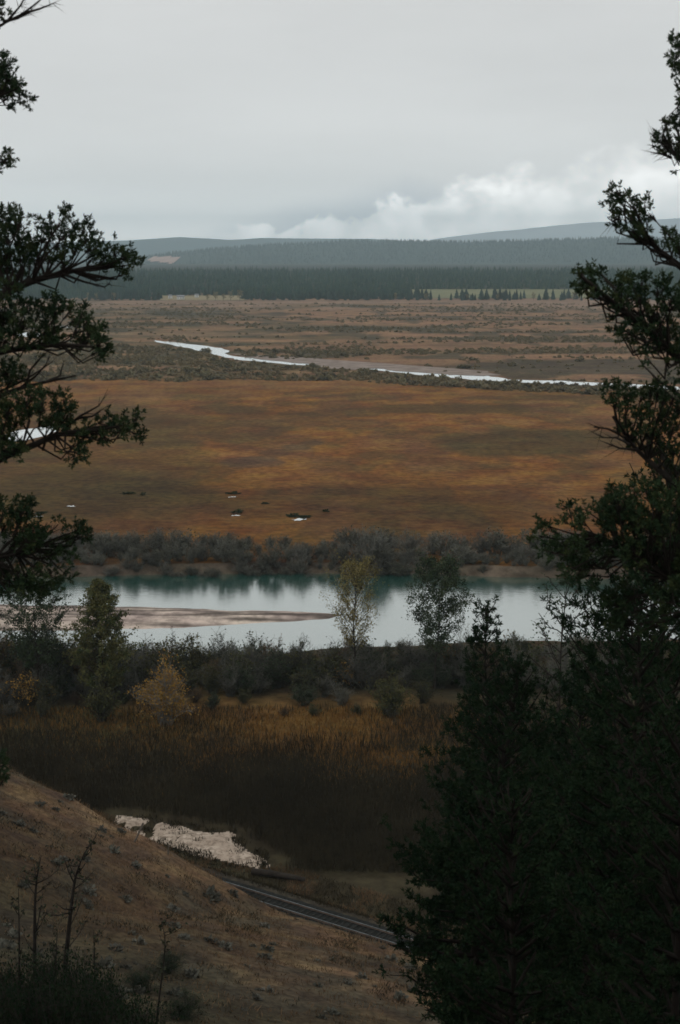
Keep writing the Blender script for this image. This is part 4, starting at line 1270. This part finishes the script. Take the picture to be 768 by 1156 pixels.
def fir(rng, h, crown0, rad, prof, whorls=26, per=5, dens=5.0, ln=0.16, wd=0.06, k=8, r0=0.2, lean=(0, 0), sub=0.38, droop=0.3, bare=0.0):
    wd_ = MB(); fo = MB()
    t = np.linspace(0, 1, 12)
    ax = np.stack([lean[0] * h * t ** 1.2, lean[1] * h * t ** 1.2, h * t], -1) + np.cumsum(rng.normal(size=(12, 3)), 0) * np.array([0.005, 0.005, 0]) * h
    tube(wd_, ax, r0 * (1 - 0.95 * t ** 0.9), 8)
    for w in range(whorls):
        u = crown0 + (0.985 - crown0) * (w / (whorls - 1)); v = (u - crown0) / (1 - crown0)
        i = min(int(u * 11), 10); f = u * 11 - i; b = ax[i] * (1 - f) + ax[i + 1] * f
        for q in range(per):
            a = w * 1.1 + q * 2 * math.pi / per + rng.uniform(-0.5, 0.5)
            L = rad * prof(v) * rng.uniform(0.5, 1.2) + 0.15
            P = limb_growth(rng, b + np.array([0, 0, rng.uniform(-0.15, 0.15)]), a, L, R(rng.uniform(5, 25) + 30 * v), 6, droop * (1 - v), 0.25)
            tube(wd_, P, np.linspace(0.03 + 0.02 * L * (1 - v), 0.008, 6), 4, 0, False)
            if rng.random() < bare: continue
            dress(fo, wd_, P, L, rng, dens, ln, wd, k, 0.2 if L > 0.6 else 0.0, 0.018, sub)
    # leader
    tufts(fo, np.repeat(ax[-1][None], 6, 0) - np.array([[0, 0, 1]]) * np.linspace(0, 0.05 * h, 6)[:, None], np.repeat([[0, 0, 1.0]], 6, 0), k, ln, wd, rng, 0.8)
    return wd_, fo


def place_fir(px, pyt, dist, label, seed, hfull=None, name='fir_tree', m='needles', cat='fir tree', **kw):
    rng = np.random.default_rng(seed); tip = at(px, pyt, dist)
    lean = kw.get('lean', (0, 0))
    z0 = hz(tip[0], tip[1]); h = tip[2] - z0
    wd, fo = fir(rng, h, kw.pop('crown0', 0.2), kw.pop('rad', 2.5), kw.pop('prof', cone), **kw)
    e = link(name, None, None, (tip[0] - lean[0] * h, tip[1] - lean[1] * h, z0 - 0.1)); tag(e, label, cat)
    link('trunk', wd.mesh('trunk', M['bark_fir'], True), e); link('crown', fo.mesh('crown', M[m]), e)
    return e


broad = lambda v: min(1, 0.45 + 1.6 * v) * (1 - v ** 2.2) + 0.1
place_fir(556, 680, 52, 'dark fir whose thin leader stands up against the river', 101, rad=3.2, whorls=34, per=5, dens=4.5, ln=0.170, wd=0.047, k=15, crown0=0.3, r0=0.22, sub=0.42)
place_fir(735, 520, 30, 'broad dark fir filling the right side before the river', 102, rad=3.0, prof=broad, whorls=34, per=6, dens=5, ln=0.128, wd=0.033, k=15, crown0=0.3, r0=0.25, sub=0.4)
place_fir(572, 745, 36, 'dark fir with bare lower trunk showing at the bottom edge', 103, rad=2.9, prof=cone, whorls=24, per=6, dens=5, ln=0.136, wd=0.036, k=15, crown0=0.54, r0=0.36, lean=(0.09, 0.0), sub=0.42)
place_fir(690, 660, 24, 'dark fir in the lower right before the broad fir', 104, rad=2.1, prof=broad, whorls=30, per=6, dens=6, ln=0.102, wd=0.028, k=15, crown0=0.3, r0=0.2, sub=0.42)
place_fir(600, 900, 21, 'low dark fir nearest the bottom edge', 105, rad=1.7, prof=broad, whorls=22, per=6, dens=7, ln=0.093, wd=0.025, k=15, crown0=0.35, r0=0.17, sub=0.42)
place_fir(770, 800, 18, 'dark fir in the bottom right corner', 106, rad=1.9, prof=broad, whorls=24, per=6, dens=7, ln=0.085, wd=0.022, k=15, crown0=0.3, r0=0.17, sub=0.42)
place_fir(640, 760, 45, 'tall dark fir behind the low firs on the slope', 107, rad=3.0, prof=broad, whorls=30, per=6, dens=4.5, ln=0.153, wd=0.041, k=15, crown0=0.3, r0=0.25, sub=0.42)

# sparse broadleaf tree leaning out before the water at the right
rng = np.random.default_rng(108)
tip = at(622, 655, 60); z0 = hz(tip[0], tip[1])
wd, cr = broadleaf(rng, tip[2] - z0, 0.62, 2.2, ovoid, nb=34, up=0.8, leaf_n=26, leaf=0.13, r0=0.18, leaf_spread=0.35)
place_tree('cottonwood_tree', wd, cr, M['bark_dark'], M['green_leaf'], (tip[0], tip[1], z0 - 0.1), 'sparse leafy tree against the river left of the broad fir')

# near trees whose limbs frame the picture: trunk stands outside, each limb is a part with its foliage
def near_tree(name, label, px_trunk, dist, ztop, r0, limbs, seed, m='needles_near'):
    rng = np.random.default_rng(seed)
    base = at(px_trunk, 700, dist); z0 = hz(base[0], base[1])
    e = link(name, None, None, (base[0], base[1], z0 - 0.1)); tag(e, label, 'pine tree')
    O = np.array([base[0], base[1], z0 - 0.1])
    t = np.linspace(0, 1, 14); hh = ztop - z0
    ax = np.stack([0.1 * np.sin(t * 5), 0.1 * np.cos(t * 4) - 0.1, t * hh], -1)
    mb = MB(); tube(mb, ax, r0 * (1 - 0.85 * t), 10); link('trunk', mb.mesh('trunk', M['bark_fir'], True), e)
    for lb in limbs:
        pts = lb['p']; dd = lb.get('d', [0] * len(pts))
        if not isinstance(dd, (list, tuple)): dd = [dd * i / (len(pts) - 1) for i in range(len(pts))]
        P = np.array([at(x, y, dist + q) for (x, y), q in zip(pts, dd)]) - O
        # root the limb on the trunk
        z = P[0][2]; tz = np.clip(z - lb.get('drop', 0.15), 0, hh); root = np.array([np.interp(tz / hh, t, ax[:, 0]), np.interp(tz / hh, t, ax[:, 1]), tz])
        P = np.vstack([root, P])
        # smooth
        s = np.linspace(0, 1, len(P)); s2 = np.linspace(0, 1, 14)
        Q = np.stack([np.interp(s2, s, P[:, i]) for i in range(3)], -1)
        Q[1:-1] = (Q[:-2] + 2 * Q[1:-1] + Q[2:]) / 4
        wood = MB(); fol = MB(); r = lb.get('r', 0.035)
        tube(wood, Q, np.linspace(r, r * 0.22, 14), 6, 0, False)
        # twig clusters given as (px, py, radius px)
        for c in lb.get('c', []):
            cx, cy, cr = c[:3]; off = c[3] if len(c) > 3 else rng.uniform(-0.35, 0.35)
            ctr = at(cx, cy, dist + float(np.mean(dd)) + off) - O; rr = cr / F * dist
            w = np.linalg.norm(Q - ctr, axis=1); kk = max(int(np.argmin(w)) - (2 if int(np.argmin(w)) > 6 else 1), 0)
            st = Q[kk]
            mid = st * 0.45 + ctr * 0.55 + rng.normal(size=3) * 0.06 + np.array([0, 0, -0.06])
            tube(wood, [st, st * 0.75 + mid * 0.25 , mid, ctr], [r * 0.24, r * 0.22, r * 0.16, 0.004], 5, 0, False)
            n = max(int(19 * (rr / 0.10) ** 2 * lb.get('dens', 1.0)), 6)
            off3 = rng.normal(size=(n, 3)) * 0.40 * rr; tp = ctr + off3
            td = nrm(off3) * 0.7 + nrm(ctr - st)[None] * 0.7 + np.array([0, 0, 0.35])
            twigs(wood, np.repeat((mid * 0.3 + ctr * 0.7)[None], n, 0), tp, 0.012, rng)
            tufts(fol, tp, td, 15, 0.042, 0.015, rng, 0.85, 0.9)
        for bt in lb.get('bare', []):
            B = np.array([at(x, y, dist + float(np.mean(dd)) + rng.uniform(-0.3, 0.3)) for x, y in bt]) - O
            tube(wood, B, np.linspace(0.014, 0.004, len(B)), 4, 0, False)
            n = 10; i = rng.integers(0, len(B) - 1, n); f = rng.random(n)[:, None]; b = B[i] * (1 - f) + B[i + 1] * f
            d = nrm(nrm(B[i + 1] - B[i]) + rng.normal(size=(n, 3)) * 0.5)
            twigs(wood, b, b + d * rng.uniform(0.06, 0.22, n)[:, None], 0.008, rng)
        bo = link('branch', wood.mesh('branch', M['bark_fir'], True), e)
        if fol.n: link('foliage', fol.mesh('foliage', M[m]), bo)
    # the limbs on the far side of the trunk, out of the picture
    for q in range(16):
        u = 0.30 + 0.68 * q / 15; a0 = math.pi if px_trunk < 384 else 0.0
        a = a0 + rng.uniform(-1.25, 1.25); L = rng.uniform(1.3, 2.6) * (1.15 - 0.7 * u)
        b = np.array([np.interp(u, t, ax[:, 0]), np.interp(u, t, ax[:, 1]), u * hh])
        Q = limb_growth(rng, b, a, L, R(rng.uniform(8, 35)), 8, 0.25, 0.3)
        wood = MB(); fol = MB(); tube(wood, Q, np.linspace(0.05, 0.01, 8), 6, 0, False)
        dress(fol, wood, Q, L, rng, 9, 0.06, 0.016, 14, 0.25, 0.014, 0.34, 0.85)
        bo = link('branch', wood.mesh('branch', M['bark_fir'], True), e); link('foliage', fol.mesh('foliage', M[m]), bo)
    return e


def grid_c(x0, x1, y0, y1, n, r, rng, mask=None):
    return [(rng.uniform(x0, x1), rng.uniform(y0, y1), r * rng.uniform(0.7, 1.2)) for _ in range(n)]


r5 = np.random.default_rng(5)
left = [
    dict(p=[(-40, 60), (0, 28), (22, 18), (40, 5), (52, -6)], d=0.6, r=0.02, c=[(2, 12, 9), (-4, 22, 12), (-10, 5, 14), (-25, 30, 16)], bare=[[(10, 22), (22, 8), (30, -6)], [(24, 16), (45, 10), (62, 3)], [(5, 24), (20, 21), (34, 14)]]),
    dict(p=[(-40, 130), (-10, 112), (20, 100)], d=-0.5, r=0.025, c=[(4, 72, 11), (10, 88, 11), (4, 100, 13), (18, 108, 11), (28, 114, 7), (0, 84, 14), (8, 112, 12), (-15, 95, 20), (14, 94, 8)]),
    dict(p=[(-40, 200), (-10, 186), (10, 180)], d=0.3, r=0.016, c=[(2, 180, 8), (10, 177, 6), (5, 185, 5), (-12, 190, 14)]),
    dict(p=[(-40, 352), (0, 335), (30, 318), (60, 311), (95, 303), (135, 296)], d=0.8, r=0.06,
         c=[(5, 246, 13), (14, 242, 9), (25, 248, 10), (8, 264, 14), (20, 268, 16), (38, 272, 13), (50, 266, 11), (52, 249, 7), (62, 258, 10), (71, 247, 8), (73, 240, 6), (76, 264, 12), (66, 276, 13), (86, 262, 10), (96, 256, 9), (98, 270, 9), (88, 280, 10), (104, 278, 11), (112, 284, 10), (104, 292, 10), (122, 288, 10), (133, 284, 9), (142, 290, 10), (150, 290, 8), (152, 298, 7), (140, 300, 9), (142, 310, 5), (130, 298, 10), (114, 300, 8),
            (10, 285, 18), (26, 290, 15), (44, 290, 13), (58, 294, 11), (74, 292, 10), (4, 304, 17), (18, 310, 11), (40, 302, 9), (-20, 280, 28), (-18, 315, 22)],
         bare=[[(70, 309), (95, 318), (118, 324), (124, 320)], [(85, 306), (105, 312), (125, 316)], [(10, 330), (20, 318), (28, 300)]]),
    dict(p=[(-40, 415), (0, 396), (40, 392), (75, 388), (105, 392)], d=-0.7, r=0.045,
         c=[(18, 342, 8), (30, 350, 11), (27, 362, 12), (45, 352, 9), (58, 342, 11), (64, 352, 12), (72, 346, 9), (55, 362, 12), (50, 376, 13), (64, 380, 13), (80, 350, 8), (84, 362, 9), (94, 352, 7), (98, 362, 8), (90, 372, 12), (104, 376, 11), (112, 370, 7), (100, 386, 12), (114, 388, 11), (86, 390, 11), (110, 397, 9), (118, 398, 6), (32, 386, 13), (16, 374, 13), (6, 384, 14), (6, 352, 14), (10, 362, 12), (-15, 370, 26), (-18, 345, 22), (8, 322, 9), (20, 328, 7)]),
    dict(p=[(-40, 470), (0, 446), (30, 436), (58, 430), (86, 424)], d=0.4, r=0.035,
         c=[(6, 420, 13), (18, 418, 10), (8, 432, 12), (24, 424, 8), (-15, 430, 22)],
         bare=[[(20, 440), (40, 425), (52, 412), (56, 400)], [(30, 436), (34, 418), (46, 404), (52, 398)], [(50, 432), (68, 424), (72, 408)], [(0, 442), (30, 428), (60, 408)]]),
    dict(p=[(-40, 545), (0, 515), (36, 505), (58, 492), (75, 488), (110, 486), (140, 480)], d=-0.4, r=0.05,
         c=[(12, 458, 14), (28, 452, 11), (40, 446, 10), (48, 458, 13), (34, 466, 13), (18, 474, 13), (6, 470, 15), (56, 468, 13), (68, 462, 11), (72, 472, 11), (80, 466, 8), (64, 482, 11), (52, 480, 9), (76, 482, 9), (6, 506, 15), (20, 508, 11), (4, 492, 13), (-15, 490, 28), (72, 450, 7), (60, 446, 7),
            (90, 492, 9), (84, 502, 9), (80, 512, 8), (84, 518, 7), (92, 512, 8), (100, 488, 10), (108, 482, 9), (118, 476, 9), (126, 484, 9), (118, 492, 9), (134, 472, 9), (140, 482, 9), (148, 476, 9), (150, 488, 8), (156, 470, 7), (158, 492, 6), (138, 494, 7), (108, 496, 7), (96, 500, 7)],
         bare=[[(70, 486), (90, 470), (112, 458), (118, 448)], [(88, 472), (104, 470), (116, 462)]]),
    dict(p=[(-40, 640), (0, 628), (40, 618), (80, 604)], d=0.7, r=0.05, dens=0.8,
         c=grid_c(-30, 50, 575, 660, 26, 14, r5) + grid_c(40, 104, 592, 626, 15, 9, r5) + grid_c(0, 70, 640, 672, 10, 10, r5) + [(30, 580, 8), (34, 570, 7), (4, 570, 12), (68, 655, 9), (76, 650, 6)]),
    dict(p=[(-60, 880), (-20, 872), (4, 864)], d=-0.5, r=0.03, c=[(-4, 858, 12), (2, 866, 9), (-10, 876, 14), (4, 880, 6)]),
]
near_tree('pine_tree', 'dark pine whose needled limbs reach in from the left edge', -95, 13.0, H + 9, 0.24, left, 201)
right = [
    dict(p=[(820, 110), (790, 80), (766, 58)], d=0.4, r=0.03, c=[(766, 48, 8), (764, 60, 10), (766, 72, 10), (768, 80, 9), (778, 60, 16), (790, 80, 18)]),
    dict(p=[(820, 210), (785, 195), (760, 172), (748, 150)], d=-0.5, r=0.028, c=[(752, 142, 6), (748, 152, 6), (756, 160, 8), (750, 166, 7), (762, 168, 9), (764, 176, 8), (766, 150, 8), (768, 132, 6), (768, 118, 6), (770, 100, 6), (780, 170, 16), (764, 142, 5), (772, 186, 8)], bare=[[(758, 178), (748, 174), (735, 172)], [(756, 168), (742, 158), (734, 150)], [(752, 174), (742, 166), (736, 164)]]),
    dict(p=[(820, 345), (790, 318), (762, 296), (740, 280), (718, 256), (704, 232)], d=0.7, r=0.045,
         c=[(696, 216, 7), (692, 224, 7), (698, 228, 8), (691, 234, 6), (706, 222, 6), (712, 226, 7), (704, 236, 8), (696, 246, 8), (706, 248, 8), (702, 258, 7), (712, 258, 8), (718, 240, 7), (722, 232, 7), (728, 228, 5), (722, 246, 6), (732, 240, 5), (730, 250, 5), (720, 266, 7), (718, 272, 5), (728, 262, 7), (736, 268, 7), (744, 276, 7), (750, 266, 6), (756, 276, 8), (764, 268, 8), (768, 278, 8), (766, 290, 6), (780, 285, 14)], bare=[[(700, 246), (692, 250), (686, 246)]]),
    dict(p=[(830, 450), (790, 425), (760, 398), (735, 376), (702, 350), (676, 328), (656, 312)], d=-0.6, r=0.055,
         c=[(655, 308, 6), (653, 318, 6), (662, 324, 6), (670, 330, 7), (672, 322, 5), (660, 330, 5), (666, 308, 5), (674, 306, 5), (680, 310, 4), (678, 336, 6), (690, 322, 9), (702, 320, 10), (712, 318, 9), (724, 316, 9), (694, 334, 8), (706, 334, 11), (718, 332, 11), (728, 328, 8), (712, 346, 10), (722, 348, 9), (702, 346, 6), (742, 322, 8), (752, 320, 9), (748, 332, 9), (762, 334, 11), (758, 346, 12), (770, 350, 14), (738, 350, 11), (746, 362, 12), (758, 372, 14), (770, 384, 14), (730, 366, 10), (722, 376, 9), (714, 384, 8), (708, 376, 6), (728, 388, 8), (742, 384, 9), (738, 396, 7), (752, 394, 10), (766, 400, 10), (730, 404, 6), (694, 366, 6), (700, 370, 6), (706, 378, 5), (778, 420, 16), (785, 340, 20)]),
    dict(p=[(830, 590), (790, 565), (760, 545), (735, 522), (712, 502), (692, 470)], d=0.6, r=0.05,
         c=[(690, 442, 10), (698, 436, 8), (706, 446, 12), (694, 456, 11), (710, 460, 13), (724, 446, 10), (734, 438, 8), (744, 440, 9), (738, 452, 12), (752, 446, 11), (764, 442, 9), (724, 468, 14), (740, 470, 14), (756, 464, 14), (768, 460, 12), (712, 480, 12), (728, 488, 13), (744, 490, 14), (760, 486, 15), (704, 490, 8), (718, 502, 10), (734, 508, 11), (750, 510, 13), (764, 506, 14), (768, 530, 15), (752, 532, 11), (780, 480, 24)],
         bare=[[(712, 502), (696, 494), (680, 494)], [(720, 508), (700, 506), (684, 500)], [(700, 490), (686, 484), (670, 482)], [(768, 446), (744, 430), (726, 412), (716, 396)], [(760, 450), (740, 430)]]),
    dict(p=[(840, 720), (790, 680), (740, 640), (690, 610), (650, 596)], d=0.3, r=0.05, dens=0.8,
         c=grid_c(690, 800, 548, 640, 40, 14, r5) + grid_c(640, 720, 570, 650, 30, 12, r5) + grid_c(604, 660, 586, 640, 16, 9, r5) + grid_c(680, 800, 620, 720, 30, 15, r5)),
]
near_tree('pine_tree', 'dark pine whose upswept limbs reach in from the right edge', 866, 12.0, H + 8, 0.26, right, 202)

# ------------------------------------------------------------------ dark saplings and brush, lower left
def slope_sapling(pts, dist, r0, label, seed, nleaf=1, nb=18, bl=1.5):
    rng = np.random.default_rng(seed)
    P = [at(x, y, dist) for x, y in pts]; b = P[0]; z0 = hz(b[0], b[1])
    O = np.array([b[0], b[1], min(z0, b[2]) - 0.1])
    Q = np.vstack([[0, 0, 0], np.array(P) - O]) if b[2] > z0 + 0.3 else np.array(P) - O
    s = np.linspace(0, 1, len(Q)); s2 = np.linspace(0, 1, 12); Q = np.stack([np.interp(s2, s, Q[:, i]) for i in range(3)], -1)
    Q[1:-1] = (Q[:-2] + 2 * Q[1:-1] + Q[2:]) / 4
    wd = MB(); cr = MB(); tube(wd, Q, r0 * (1 - 0.85 * s2), 6)
    n = nb
    for k in range(n):
        u = rng.uniform(0.35, 1); i = min(int(u * 11), 10); f = u * 11 - i; p0 = Q[i] * (1 - f) + Q[i + 1] * f
        d = nrm(rng.normal(size=3) * np.array([1, 1, 0.3]) + np.array([0, 0, 0.7])); L = bl * rng.uniform(0.4, 1.1) * (1.2 - u * 0.6)
        B = np.array([p0, p0 + d * L * 0.5, p0 + d * L + np.array([0, 0, L * 0.15])]); tube(wd, B, [r0 * 0.22, r0 * 0.14, 0.008], 4, 0, False)
        q = 7; v = rng.uniform(0.2, 1, q)[:, None]; b2 = B[0] * (1 - v) + B[2] * v; dd = nrm(d[None] + rng.normal(size=(q, 3)) * 0.6)
        twigs(wd, b2, b2 + dd * L * rng.uniform(0.15, 0.4, q)[:, None], 0.02, rng)
        m = nleaf * 6; j = rng.integers(0, q, m)
        leaves(cr, b2[j] + dd[j] * L * 0.3 * rng.random((m, 1)), rng.normal(size=(m, 3)), 0.16, 0.1, rng)
    return place_tree('bare_sapling', wd, cr, M['bark_dark'], M['dark_leaf'], tuple(O), label)


slope_sapling([(70, 1150), (74, 1085), (80, 1030), (84, 990), (96, 962)], 52, 0.16, 'tallest leaning bare sapling on the dark slope at the lower left', 301)
slope_sapling([(40, 1150), (39, 1060), (40, 1000), (46, 968)], 54, 0.13, 'upright bare sapling left of the tallest leaning one', 302)
slope_sapling([(22, 1150), (22, 1060), (21, 1003)], 50, 0.08, 'thin bare sapling nearest the left edge', 303, nb=10, bl=1.0)
slope_sapling([(176, 1160), (182, 1110), (188, 1060), (182, 1040)], 56, 0.07, 'small spindly sapling on the slope right of the dark brush', 304, nb=16, bl=1.3, nleaf=1)
slope_sapling([(60, 1150), (63, 1090), (65, 1050)], 50, 0.07, 'short bare sapling close beside the tallest leaning one', 305, nb=10, bl=1.0)
slope_sapling([(106, 1160), (107, 1100), (106, 1050)], 55, 0.07, 'faint thin sapling between the tallest and the spindly one', 306, nb=14, bl=1.4)

rng = np.random.default_rng(91)
br = [shrub_proto('brush_shrub', rng, 3.0, 3.4, M['bark_dark'], M['needles'], nst=30, ntw=700, nlf=6500, lf=0.06, tw=0.016) for _ in range(3)]
PBR = Placer(br)
for i in range(64):
    px = rng.uniform(-30, 190) if i > 40 else rng.uniform(-30, 150); top = 1062 + max(0, px - 50) * 0.5 + rng.uniform(0, 90); dist = rng.uniform(44, 54)
    p = at(px, top, dist); z0 = hz(p[0], p[1]); s = max((p[2] - z0) / 3.0, 0.35)
    if p[2] < z0: continue
    PBR.put(i, (p[0], p[1], z0 - 0.1), rng.uniform(0, 6), (min(max(s * 0.7, 0.5), 1.3), min(max(s * 0.7, 0.5), 1.3), min(s, 2.4)), 'dark leafy brush on the shaded slope at the lower left', 'shrub', 'brush at the lower left')
for i, (px, py) in enumerate([(205, 1150), (160, 1120), (186, 1098)]):
    p = hill_hit(px, py)
    if p is not None: PBR.put(i, (p[0], p[1], p[2] - 0.1), i * 1.1, (0.95, 0.95, 0.45), 'low dark shrub on the brown slope right of the saplings', 'shrub', 'low shrubs on the slope')

# ------------------------------------------------------------------ haze
M['haze'] = bpy.data.materials.new('haze'); M['haze'].use_nodes = True
t = NT(M['haze'].node_tree); t.n.clear()
ho = t.node('ShaderNodeOutputMaterial'); pv = t.node('ShaderNodeVolumePrincipled')
pv.inputs['Color'].default_value = rgb(0.74, 0.91, 1.0); pv.inputs['Density'].default_value = 8.0e-5; pv.inputs['Anisotropy'].default_value = 0.3
t.l.new(pv.outputs[0], ho.inputs['Volume'])
mb = MB(); box(mb, (-12500, -600, -14), (12500, 21500, 640)); struct('haze', mb.mesh('haze', M['haze']), 'thin blue grey haze filling the valley', 'stuff')
